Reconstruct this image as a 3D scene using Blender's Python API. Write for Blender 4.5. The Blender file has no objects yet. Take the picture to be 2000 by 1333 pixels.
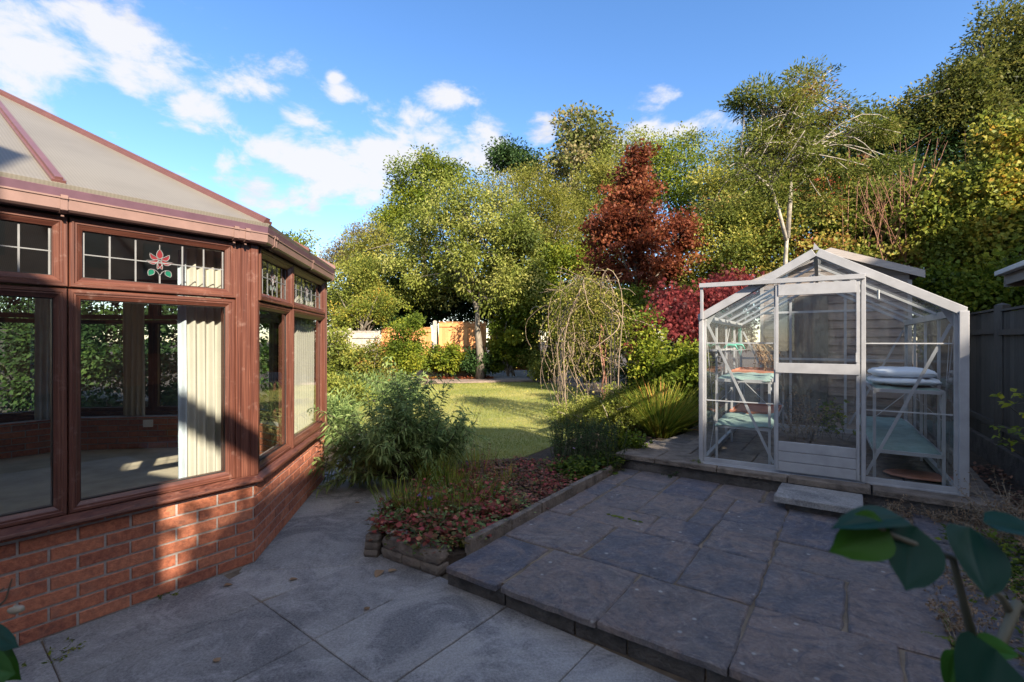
import bpy, math, random
import numpy as np
from mathutils import Vector, geometry
R = math.radians
scene = bpy.context.scene
# ------------------------------------------------------------------ camera
cd = bpy.data.cameras.new('camera'); cam = bpy.data.objects.new('camera', cd)
scene.collection.objects.link(cam); scene.camera = cam
cd.sensor_width = 36; cd.lens = 17; cd.clip_end = 2000; cd.clip_start = .02
cam.location = (0, 0, 1.5); cam.rotation_euler = (R(90), 0, 0)
cd.dof.use_dof = True; cd.dof.focus_distance = 5.0; cd.dof.aperture_fstop = 5.6
# ------------------------------------------------------------------ light
SUN_AZ, SUN_EL = 31.0, 29.0          # azimuth measured from straight behind the camera towards +X
world = bpy.data.worlds.new('World'); scene.world = world; world.use_nodes = True
sl = bpy.data.lights.new('sun', 'SUN'); sl.energy = 4.1; sl.angle = R(.5); sl.color = (1, .87, .70)
so = bpy.data.objects.new('sun', sl); scene.collection.objects.link(so)
SDIR = Vector((math.sin(R(SUN_AZ))*math.cos(R(SUN_EL)), -math.cos(R(SUN_AZ))*math.cos(R(SUN_EL)), math.sin(R(SUN_EL))))
so.rotation_euler = SDIR.to_track_quat('Z', 'Y').to_euler(); so.location = SDIR*30
scene.view_settings.view_transform = 'Standard'; scene.view_settings.look = 'None'
scene.view_settings.gamma = 1; scene.view_settings.exposure = 1.90
scene.cycles.max_bounces = 8; scene.cycles.transparent_max_bounces = 24
scene.cycles.sample_clamp_indirect = 6
scene.cycles.caustics_reflective = False; scene.cycles.caustics_refractive = False

class NT:
    def __init__(s, tree): s.t = tree; s.n = tree.nodes; s.l = tree.links
    def new(s, kind, **kw):
        n = s.n.new(kind)
        for k, v in kw.items():
            if k.startswith('i_'): n.inputs[k[2:].replace('_', ' ')].default_value = v
            else: setattr(n, k, v)
        return n
    def link(s, a, b): s.l.new(a, b)
    def math(s, op, a, b=None, clamp=False):
        n = s.n.new('ShaderNodeMath'); n.operation = op; n.use_clamp = clamp
        for i, x in enumerate((a, b)):
            if x is None: continue
            if isinstance(x, (int, float)): n.inputs[i].default_value = x
            else: s.l.new(x, n.inputs[i])
        return n.outputs[0]
    def ramp(s, fac, stops, interp='LINEAR'):
        n = s.n.new('ShaderNodeValToRGB'); r = n.color_ramp; r.interpolation = interp
        while len(r.elements) < len(stops): r.elements.new(.5)
        for e, (p, c) in zip(r.elements, stops):
            e.position = p; e.color = (*c, 1) if len(c) == 3 else c
        if fac is not None: s.l.new(fac, n.inputs[0])
        return n.outputs[0]
    def mix(s, fac, a, b, blend='MIX'):
        n = s.n.new('ShaderNodeMix'); n.data_type = 'RGBA'; n.blend_type = blend
        for i, x in ((0, fac), (6, a), (7, b)):
            if isinstance(x, (int, float)): n.inputs[i].default_value = x
            elif isinstance(x, tuple): n.inputs[i].default_value = (*x, 1)
            else: s.l.new(x, n.inputs[i])
        return n.outputs[2]
    def noise(s, scale, detail=4, rough=.55, vec=None, dist=0, out=0):
        n = s.n.new('ShaderNodeTexNoise'); n.inputs['Scale'].default_value = scale
        n.inputs['Detail'].default_value = detail; n.inputs['Roughness'].default_value = rough
        n.inputs['Distortion'].default_value = dist
        if vec is not None: s.l.new(vec, n.inputs['Vector'])
        return n.outputs[out]

def build_world():
    w = NT(world.node_tree); w.n.clear()
    sky = w.new('ShaderNodeTexSky', sky_type='NISHITA', sun_disc=False, sun_elevation=R(SUN_EL), sun_rotation=R(180-SUN_AZ),
                air_density=1.0, dust_density=.2, ozone_density=2.2)
    hs = w.new('ShaderNodeHueSaturation'); hs.inputs['Saturation'].default_value = 1.2; hs.inputs['Value'].default_value = .54; w.link(sky.outputs[0], hs.inputs['Color'])
    tc = w.new('ShaderNodeTexCoord'); sp = w.new('ShaderNodeSeparateXYZ'); w.link(tc.outputs['Generated'], sp.inputs[0])
    X, Y, Z = sp.outputs
    az = w.math('ARCTAN2', X, Y); hyp = w.math('SQRT', w.math('ADD', w.math('MULTIPLY', X, X), w.math('MULTIPLY', Y, Y)))
    el = w.math('ARCTAN2', Z, hyp)
    # clouds by bearing and height in the sky (degrees): az, el, half widths; unseen rear ones added to fill shade
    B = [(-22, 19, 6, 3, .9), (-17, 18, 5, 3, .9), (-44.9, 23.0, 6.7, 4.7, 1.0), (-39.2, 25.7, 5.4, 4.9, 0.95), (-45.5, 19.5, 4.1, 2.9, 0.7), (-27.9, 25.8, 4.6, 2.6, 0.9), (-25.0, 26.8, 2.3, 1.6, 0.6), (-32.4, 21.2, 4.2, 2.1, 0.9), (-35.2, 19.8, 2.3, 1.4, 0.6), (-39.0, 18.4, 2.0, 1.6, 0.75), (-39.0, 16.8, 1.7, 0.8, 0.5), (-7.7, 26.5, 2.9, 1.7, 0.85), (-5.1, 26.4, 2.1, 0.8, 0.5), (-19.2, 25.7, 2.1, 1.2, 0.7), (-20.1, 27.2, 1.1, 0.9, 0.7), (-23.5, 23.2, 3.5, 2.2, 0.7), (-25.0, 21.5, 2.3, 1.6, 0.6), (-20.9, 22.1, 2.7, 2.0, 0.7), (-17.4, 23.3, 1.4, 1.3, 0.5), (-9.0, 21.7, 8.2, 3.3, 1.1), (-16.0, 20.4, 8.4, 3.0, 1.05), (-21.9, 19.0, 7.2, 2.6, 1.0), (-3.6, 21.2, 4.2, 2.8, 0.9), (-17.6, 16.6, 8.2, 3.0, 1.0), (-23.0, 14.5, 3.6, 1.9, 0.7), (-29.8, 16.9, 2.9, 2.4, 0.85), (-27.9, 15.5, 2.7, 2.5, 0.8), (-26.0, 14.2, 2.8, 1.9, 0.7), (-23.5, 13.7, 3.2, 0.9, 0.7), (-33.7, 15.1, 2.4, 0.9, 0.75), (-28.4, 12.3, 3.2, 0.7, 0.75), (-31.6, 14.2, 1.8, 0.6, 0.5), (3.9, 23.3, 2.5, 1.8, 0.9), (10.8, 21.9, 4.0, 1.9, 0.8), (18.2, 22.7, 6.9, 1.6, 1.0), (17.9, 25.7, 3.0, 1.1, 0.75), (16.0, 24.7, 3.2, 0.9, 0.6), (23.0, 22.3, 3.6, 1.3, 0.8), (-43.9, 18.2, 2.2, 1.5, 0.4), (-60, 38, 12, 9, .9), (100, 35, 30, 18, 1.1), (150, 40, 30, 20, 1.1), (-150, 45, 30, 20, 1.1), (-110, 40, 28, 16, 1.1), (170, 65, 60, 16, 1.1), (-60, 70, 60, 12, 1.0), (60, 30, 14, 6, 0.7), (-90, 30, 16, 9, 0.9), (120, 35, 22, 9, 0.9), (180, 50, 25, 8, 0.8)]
    tot = None
    for (a, e, ra, re, s) in B:
        dx = w.math('DIVIDE', w.math('SUBTRACT', az, R(a)), R(ra)); dy = w.math('DIVIDE', w.math('SUBTRACT', el, R(e)), R(re))
        q = w.math('ADD', w.math('MULTIPLY', dx, dx), w.math('MULTIPLY', dy, dy))
        g = w.math('MULTIPLY', w.math('EXPONENT', w.math('MULTIPLY', q, -.9)), s)
        tot = g if tot is None else w.math('MAXIMUM', tot, g)
    mp = w.new('ShaderNodeMapping'); mp.inputs['Scale'].default_value = (1, 1, 1.9); w.link(tc.outputs['Generated'], mp.inputs[0])
    nz = w.noise(9, 9, .62, mp.outputs[0], .25)
    nz2 = w.noise(3.2, 5, .5, mp.outputs[0], .2)
    den = w.math('ADD', w.math('MULTIPLY', w.math('SUBTRACT', nz, .5), 2.3), tot)
    mr = w.new('ShaderNodeMapRange', interpolation_type='SMOOTHSTEP'); w.link(den, mr.inputs[0])
    mr.inputs[1].default_value = .39; mr.inputs[2].default_value = .92; mr.inputs[4].default_value = .95
    shade = w.ramp(w.math('ADD', w.math('MULTIPLY', nz2, .9), w.math('MULTIPLY', den, .22)), [(.36, (1.02, 1.1, 1.3)), (.60, (1.70, 1.70, 1.75))])
    # unseen clouds on the sun's side are brightened to lift the shade
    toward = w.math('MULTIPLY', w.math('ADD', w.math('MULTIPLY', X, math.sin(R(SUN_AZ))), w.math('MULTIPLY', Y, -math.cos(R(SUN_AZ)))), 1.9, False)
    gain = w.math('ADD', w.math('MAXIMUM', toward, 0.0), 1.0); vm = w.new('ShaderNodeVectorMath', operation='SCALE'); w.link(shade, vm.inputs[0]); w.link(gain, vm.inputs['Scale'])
    skyc = w.mix(1.0, hs.outputs[0], (1.0, .94, 1.0), 'MULTIPLY')
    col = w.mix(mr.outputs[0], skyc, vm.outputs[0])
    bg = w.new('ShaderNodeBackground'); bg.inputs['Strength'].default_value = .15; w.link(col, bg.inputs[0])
    out = w.new('ShaderNodeOutputWorld'); w.link(bg.outputs[0], out.inputs[0])
build_world()

# ------------------------------------------------------------------ helpers
def at(px, py, Y):            # a bearing read off the photograph, at a chosen distance
    return Vector(((px-1000)/944*Y, Y, 1.5-(py-666)/944*Y))
def link(o): scene.collection.objects.link(o); return o
def tag(o, label=None, cat=None, group=None, kind=None):
    for k, v in (('label', label), ('category', cat), ('group', group), ('kind', kind)):
        if v: o[k] = v
    return o
def empty(name, loc, label=None, cat=None, group=None):
    o = bpy.data.objects.new(name, None); o.location = loc; o.empty_display_size = .1
    link(o); return tag(o, label, cat, group)
def origin_of(parent):
    v = Vector((0, 0, 0))
    while parent: v = v+parent.location; parent = parent.parent
    return v
class MB:
    def __init__(s): s.v = []; s.f = []; s.t = []; s.uv = None
    def add(s, vs, fs, tint=0.5):
        b = len(s.v); s.v += [tuple(x) for x in vs]; s.f += [tuple(i+b for i in f) for f in fs]; s.t += [tint]*len(vs)
    def hexa(s, p, tint=.5):     # p: 4 bottom + 4 top
        s.add(p, [(3, 2, 1, 0), (4, 5, 6, 7), (0, 1, 5, 4), (1, 2, 6, 5), (2, 3, 7, 6), (3, 0, 4, 7)], tint)
    def box(s, c, ax, ay, az, tint=.5):   # centre and three half axis vectors
        c, ax, ay, az = map(Vector, (c, ax, ay, az))
        s.hexa([c-ax-ay-az, c+ax-ay-az, c+ax+ay-az, c-ax+ay-az, c-ax-ay+az, c+ax-ay+az, c+ax+ay+az, c-ax+ay+az], tint)
    def bar(s, p, q, w, t, up=(0, 0, 1), tint=.5):
        p, q = Vector(p), Vector(q); d = (q-p); L = d.length; d.normalize(); up = Vector(up)
        sd = d.cross(up)
        if sd.length < 1e-4: sd = d.cross(Vector((1, 0, 0)))
        sd.normalize(); u = sd.cross(d).normalized()
        s.box((p+q)/2, d*L/2, sd*w/2, u*t/2, tint)
    def tube(s, pts, rad, n=6, tint=.5, caps=True):
        pts = [Vector(p) for p in pts]; m = len(pts); b = len(s.v)
        if isinstance(rad, (int, float)): rad = [rad]*m
        ref = Vector((.13, .21, 1)).normalized()
        for i in range(m):
            d = (pts[min(i+1, m-1)]-pts[max(i-1, 0)])
            if d.length < 1e-9: d = Vector((0, 0, 1))
            d.normalize(); a = d.cross(ref)
            if a.length < .05: a = d.cross(Vector((1, 0, 0)))
            a.normalize(); c = d.cross(a)
            for k in range(n):
                th = 2*math.pi*k/n; s.v.append(tuple(pts[i]+(a*math.cos(th)+c*math.sin(th))*rad[i])); s.t.append(tint)
        for i in range(m-1):
            for k in range(n):
                k2 = (k+1) % n; s.f.append((b+i*n+k, b+i*n+k2, b+(i+1)*n+k2, b+(i+1)*n+k))
        if caps:
            s.f.append(tuple(b+k for k in range(n))[::-1]); s.f.append(tuple(b+(m-1)*n+k for k in range(n)))
    def prism(s, poly, z0, z1, tint=.5):   # plan polygon, counter-clockwise
        n = len(poly); vs = [(p[0], p[1], z0) for p in poly]+[(p[0], p[1], z1) for p in poly]
        tri = geometry.tessellate_polygon([[Vector((p[0], p[1], 0)) for p in poly]])
        fs = [tuple(t) for t in tri]
        out = []
        for t in fs:
            a, b_, c = (Vector(vs[i][:2]) for i in t)
            cr = (b_-a).x*(c-a).y-(b_-a).y*(c-a).x
            t = t if cr > 0 else t[::-1]
            out.append(tuple(i+n for i in t)); out.append(tuple(t)[::-1])
        area = sum(poly[i][0]*poly[(i+1) % n][1]-poly[(i+1) % n][0]*poly[i][1] for i in range(n))
        for i in range(n):
            j = (i+1) % n; q = (i, j, j+n, i+n); out.append(q if area > 0 else q[::-1])
        s.add(vs, out, tint)
    def build(s, name, mat, parent=None, origin=None, smooth=False, bevel=0):
        V = np.array(s.v, dtype=np.float64).reshape(-1, 3)
        if parent is not None: off = np.array(origin_of(parent)); loc = (0, 0, 0)
        else:
            if origin is None: origin = (float(V[:, 0].mean()), float(V[:, 1].mean()), float(V[:, 2].min()))
            off = np.array(origin); loc = origin
        me = bpy.data.meshes.new(name); me.from_pydata((V-off).tolist(), [], s.f); me.update()
        a = me.attributes.new('tint', 'FLOAT', 'POINT'); a.data.foreach_set('value', np.array(s.t, dtype=np.float32))
        o = bpy.data.objects.new(name, me); o.location = loc; o.parent = parent; link(o)
        if mat: me.materials.append(mat)
        if smooth: me.polygons.foreach_set('use_smooth', [True]*len(me.polygons))
        if bevel:
            m = o.modifiers.new('bevel', 'BEVEL'); m.width = bevel; m.segments = 2; m.limit_method = 'ANGLE'; m.angle_limit = R(40)
        return o
def fastmesh(name, V, F, tint, mat, parent=None, origin=None, smooth=False):
    V = np.asarray(V, dtype=np.float32).reshape(-1, 3); F = np.asarray(F, dtype=np.int32)
    if parent is not None: off = np.array(origin_of(parent), dtype=np.float32); loc = (0, 0, 0)
    else:
        if origin is None: origin = (float(V[:, 0].mean()), float(V[:, 1].mean()), float(V[:, 2].min()))
        off = np.array(origin, dtype=np.float32); loc = origin
    me = bpy.data.meshes.new(name); k = F.shape[1]
    me.vertices.add(len(V)); me.vertices.foreach_set('co', (V-off).ravel())
    me.loops.add(F.size); me.loops.foreach_set('vertex_index', F.ravel())
    me.polygons.add(len(F)); me.polygons.foreach_set('loop_start', np.arange(0, F.size, k, dtype=np.int32))
    if smooth: me.polygons.foreach_set('use_smooth', [True]*len(F))
    me.update(calc_edges=True)
    a = me.attributes.new('tint', 'FLOAT', 'POINT'); a.data.foreach_set('value', np.asarray(tint, dtype=np.float32))
    me.materials.append(mat)
    o = bpy.data.objects.new(name, me); o.location = loc; o.parent = parent; return link(o)

# ------------------------------------------------------------------ materials
def mat_new(name):
    m = bpy.data.materials.new(name); m.use_nodes = True; t = NT(m.node_tree); t.n.clear()
    p = t.new('ShaderNodeBsdfPrincipled'); o = t.new('ShaderNodeOutputMaterial'); t.link(p.outputs[0], o.inputs[0])
    return m, t, p, o
def objco(t, scale=(1, 1, 1), rot=(0, 0, 0)):
    g = t.new('ShaderNodeNewGeometry'); mp = t.new('ShaderNodeMapping'); mp.inputs['Scale'].default_value = scale; mp.inputs['Rotation'].default_value = rot
    t.link(g.outputs['Position'], mp.inputs[0]); return mp.outputs[0]
def tintattr(t):
    a = t.new('ShaderNodeAttribute', attribute_name='tint'); return a.outputs['Fac']
def bump(t, p, h, strength=.4, dist=.01):
    b = t.new('ShaderNodeBump'); b.inputs['Strength'].default_value = strength; b.inputs['Distance'].default_value = dist
    t.link(h, b.inputs['Height']); t.link(b.outputs[0], p.inputs['Normal'])
def simple(name, col, rough=.6, metal=0, var=.15, scale=12, bmp=0, stretch=(1, 1, 1), spec=.5, bdist=.004):
    m, t, p, o = mat_new(name); co = objco(t, stretch); n = t.noise(scale, 6, .6, co)
    lo = tuple(c*(1-var) for c in col); hi = tuple(min(1, c*(1+var)) for c in col)
    c = t.ramp(n, [(.3, lo), (.7, hi)]); t.link(c, p.inputs['Base Color'])
    p.inputs['Roughness'].default_value = rough; p.inputs['Metallic'].default_value = metal; p.inputs['Specular IOR Level'].default_value = spec
    if bmp: bump(t, p, t.noise(scale*6, 5, .6, co), bmp, bdist)
    return m
def leafmat(name, stops, trans=.42, rough=.55, spec=.2, patch=.12):
    m, t, p, o = mat_new(name); f = tintattr(t)
    n = t.noise(1.3, 3, .5, objco(t)); f2 = t.math('ADD', f, t.math('MULTIPLY', t.math('SUBTRACT', n, .5), patch*6))
    c = t.ramp(f2, stops); t.link(c, p.inputs['Base Color']); p.inputs['Roughness'].default_value = rough
    p.inputs['Specular IOR Level'].default_value = spec
    tr = t.new('ShaderNodeBsdfTranslucent'); t.link(t.mix(.35, c, (.25, .30, .02)), tr.inputs[0]) if False else t.link(c, tr.inputs[0])
    mx = t.new('ShaderNodeMixShader'); mx.inputs[0].default_value = trans
    t.link(p.outputs[0], mx.inputs[1]); t.link(tr.outputs[0], mx.inputs[2]); t.link(mx.outputs[0], o.inputs[0])
    return m
def barkmat(name, a, b, scale=14, stretch=(1, 1, .3)):
    m, t, p, o = mat_new(name); co = objco(t, stretch); n = t.noise(scale, 8, .65, co, .5)
    t.link(t.ramp(n, [(.35, a), (.65, b)]), p.inputs['Base Color']); p.inputs['Roughness'].default_value = .85
    bump(t, p, t.noise(scale*2.5, 6, .7, co), .7, .01); return m
def glassmat(name, tint=(.93, .97, .95), ior=1.5, dirt=0.0, cap=1.0):
    m, t, p, o = mat_new(name)
    tr = t.new('ShaderNodeBsdfTransparent'); tr.inputs[0].default_value = (*tint, 1)
    gl = t.new('ShaderNodeBsdfGlossy'); gl.inputs['Roughness'].default_value = .0; gl.inputs[0].default_value = (.95, .97, 1, 1)
    lw = t.new('ShaderNodeLayerWeight'); lw.inputs[0].default_value = .5; f0 = 2*((ior-1)/(ior+1))**2
    fac = t.math('ADD', t.math('MULTIPLY', t.math('POWER', lw.outputs['Facing'], 4.2), 1-f0), f0)
    mx = t.new('ShaderNodeMixShader'); fac = t.math('MINIMUM', fac, cap); t.link(fac, mx.inputs[0]); t.link(tr.outputs[0], mx.inputs[1]); t.link(gl.outputs[0], mx.inputs[2])
    last = mx.outputs[0]
    if dirt:
        df = t.new('ShaderNodeBsdfDiffuse'); df.inputs[0].default_value = (.55, .58, .55, 1)
        co = objco(t, (1, 1, .5)); n = t.ramp(t.noise(7, 8, .7, co, .6), [(.42, (0, 0, 0)), (.8, (dirt,)*3)])
        m2 = t.new('ShaderNodeMixShader'); t.link(n, m2.inputs[0]); t.link(last, m2.inputs[1]); t.link(df.outputs[0], m2.inputs[2]); last = m2.outputs[0]
    t.link(last, o.inputs[0]); return m

def m_brick():
    m, t, p, o = mat_new('red_brick'); co = objco(t); tn = tintattr(t)
    c = t.ramp(tn, [(0, (.26, .075, .04)), (.35, (.43, .13, .062)), (.7, (.54, .18, .085)), (1, (.60, .23, .12))])
    n = t.noise(38, 6, .65, co); c = t.mix(.55, c, t.ramp(n, [(.35, (.17, .05, .035)), (.65, (.60, .22, .12))])); nb_ = t.noise(16, 6, .7, co); c = t.mix(t.ramp(nb_, [(.56, (0, 0, 0)), (.72, (.5, .5, .5))]), c, (.10, .05, .045))
    st = t.noise(5, 5, .6, co); c = t.mix(t.ramp(st, [(.55, (0, 0, 0)), (.75, (.55, .55, .55))]), c, (.16, .13, .11))
    t.link(c, p.inputs['Base Color']); p.inputs['Roughness'].default_value = .85
    w = t.noise(55, 4, .7, objco(t, (1, 1, 2.6)), 1.2); bump(t, p, w, 1.0, .009); return m
def m_sand():
    m, t, p, o = mat_new('riven_sandstone'); co = objco(t); tn = tintattr(t)
    of = t.new('ShaderNodeVectorMath', operation='ADD'); t.link(co, of.inputs[0])
    cb = t.new('ShaderNodeCombineXYZ'); t.link(t.math('MULTIPLY', tn, 37), cb.inputs[0]); t.link(t.math('MULTIPLY', tn, 91), cb.inputs[1]); t.link(cb.outputs[0], of.inputs[1])
    base = t.ramp(tn, [(0, (.060, .072, .115)), (.25, (.10, .105, .135)), (.5, (.17, .15, .145)), (.75, (.24, .175, .145)), (1, (.075, .09, .14))])
    n = t.noise(1.9, 8, .62, of.outputs[0], 2.2); base = t.mix(t.ramp(n, [(.46, (0, 0, 0)), (.60, (.8, .8, .8))]), base, (.27, .19, .15))
    n3 = t.noise(3.2, 9, .72, of.outputs[0], 3.5); base = t.mix(t.ramp(n3, [(.36, (.8, .8, .8)), (.50, (0, 0, 0))]), base, (.05, .058, .09))
    st = t.math('ABSOLUTE', t.math('SUBTRACT', t.noise(1.3, 3, .5, of.outputs[0], 5), .5)); base = t.mix(t.ramp(st, [(.0, (.55, .55, .55)), (.018, (0, 0, 0))]), base, (.33, .28, .25))
    n2 = t.noise(48, 8, .8, co); base = t.mix(.35, base, t.ramp(n2, [(.36, (.02, .022, .032)), (.66, (.30, .28, .28))])); n5 = t.noise(9, 8, .75, of.outputs[0], 1.5); base = t.mix(t.ramp(n5, [(.48, (0, 0, 0)), (.66, (.6, .6, .6))]), base, (.04, .045, .065))
    v = t.new('ShaderNodeTexVoronoi'); v.inputs['Scale'].default_value = 7; t.link(of.outputs[0], v.inputs['Vector'])
    base = t.mix(t.ramp(v.outputs['Distance'], [(.05, (.8, .8, .8)), (.10, (0, 0, 0))]), base, (.42, .42, .40))
    t.link(base, p.inputs['Base Color']); t.link(t.ramp(n, [(.3, (.36,)*3), (.7, (.7,)*3)]), p.inputs['Roughness'])
    h = t.math('ADD', t.math('ADD', t.math('MULTIPLY', n3, 1.2), t.math('MULTIPLY', n2, .22)), t.math('MULTIPLY', n, .8)); bump(t, p, h, 1.0, .03); return m
def m_conc():
    m, t, p, o = mat_new('weathered_concrete_slab'); co = objco(t); tn = tintattr(t)
    base = t.ramp(tn, [(0, (.22, .21, .20)), (1, (.42, .40, .37))])
    n = t.noise(1.6, 8, .7, co, 1.0); base = t.mix(t.ramp(n, [(.44, (0, 0, 0)), (.58, (.85, .85, .85))]), base, (.075, .075, .085))
    n4 = t.noise(2.9, 8, .75, co, 1.6); base = t.mix(t.ramp(n4, [(.5, (0, 0, 0)), (.64, (.7, .7, .7))]), base, (.47, .455, .44))
    n2 = t.noise(75, 8, .85, co); base = t.mix(.4, base, t.ramp(n2, [(.38, (.02, .02, .025)), (.62, (.46, .45, .44))]))
    t.link(base, p.inputs['Base Color']); p.inputs['Roughness'].default_value = .8
    bump(t, p, t.math('ADD', n2, t.math('MULTIPLY', n4, .8)), .8, .012); return m
def m_wood(name, a, b, c3, scale=9, axis=(1, 1, 9)):
    m, t, p, o = mat_new(name); co = objco(t, axis); tn = tintattr(t)
    n = t.noise(scale, 7, .65, co, .8)
    c = t.ramp(n, [(.3, a), (.55, b), (.75, c3)])
    c = t.mix(.5, c, t.ramp(tn, [(0, a), (1, c3)])); n2 = t.noise(2.2, 4, .6, objco(t))
    c = t.mix(t.ramp(n2, [(.5, (0, 0, 0)), (.8, (.5, .5, .5))]), c, tuple(x*.55 for x in a))
    t.link(c, p.inputs['Base Color']); p.inputs['Roughness'].default_value = .8; bump(t, p, n, .5, .006); return m
def m_upvc():
    m, t, p, o = mat_new('mahogany_foil'); co = objco(t, (1, 1, 1))
    at_ = t.new('ShaderNodeAttribute', attribute_name='grain'); v = at_.outputs['Vector']
    mp = t.new('ShaderNodeMapping'); mp.inputs['Scale'].default_value = (1.2, 75, 75); t.link(v, mp.inputs[0])
    n = t.noise(1.6, 5, .6, mp.outputs[0], .8)
    c = t.ramp(n, [(.32, (.038, .012, .008)), (.5, (.088, .029, .018)), (.70, (.150, .060, .038))])
    w = t.noise(14, 5, .7, co); c = t.mix(t.ramp(w, [(.58, (0, 0, 0)), (.8, (.3, .3, .3))]), c, (.42, .30, .26))
    t.link(c, p.inputs['Base Color']); p.inputs['Roughness'].default_value = .42; bump(t, p, n, .15, .002); return m
def m_poly():
    m, t, p, o = mat_new('polycarbonate_sheet'); at_ = t.new('ShaderNodeAttribute', attribute_name='grain')
    sp = t.new('ShaderNodeSeparateXYZ'); t.link(at_.outputs['Vector'], sp.inputs[0])
    s = t.math('SINE', t.math('MULTIPLY', sp.outputs[0], 2*math.pi/.016)); s = t.math('ADD', t.math('MULTIPLY', s, .5), .5)
    c = t.mix(s, (.34, .315, .265), (.40, .375, .32)); n = t.noise(2.2, 6, .65, objco(t)); c = t.mix(t.ramp(n, [(.4, (0, 0, 0)), (.75, (.4, .4, .4))]), c, (.24, .21, .17))
    t.link(c, p.inputs['Base Color']); p.inputs['Roughness'].default_value = .28
    bump(t, p, s, .12, .002)
    tr = t.new('ShaderNodeBsdfTranslucent'); t.link(c, tr.inputs[0]); mx = t.new('ShaderNodeMixShader'); mx.inputs[0].default_value = .5
    t.link(p.outputs[0], mx.inputs[1]); t.link(tr.outputs[0], mx.inputs[2]); t.link(mx.outputs[0], o.inputs[0]); return m
def m_lawn():
    m, t, p, o = mat_new('lawn_turf'); co = objco(t); n = t.noise(1.1, 5, .6, co, .4); n2 = t.noise(26, 6, .75, co)
    c = t.ramp(n, [(.3, (.13, .17, .035)), (.5, (.21, .24, .06)), (.7, (.31, .28, .11))])
    c = t.mix(.4, c, t.ramp(n2, [(.3, (.08, .12, .02)), (.7, (.38, .35, .14))])); t.link(c, p.inputs['Base Color']); p.inputs['Roughness'].default_value = .9
    bump(t, p, n2, .8, .03); return m
def m_soil():
    m, t, p, o = mat_new('garden_soil'); co = objco(t); n = t.noise(9, 8, .7, co)
    n2 = t.noise(70, 5, .7, co); c = t.ramp(n, [(.3, (.028, .02, .014)), (.6, (.06, .043, .03)), (.8, (.11, .075, .045))])
    t.link(t.mix(.3, c, t.ramp(n2, [(.3, (.01, .01, .008)), (.7, (.14, .09, .06))])), p.inputs['Base Color']); p.inputs['Roughness'].default_value = .95
    bump(t, p, t.math('ADD', n, t.math('MULTIPLY', n2, .4)), 1, .04); return m
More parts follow.
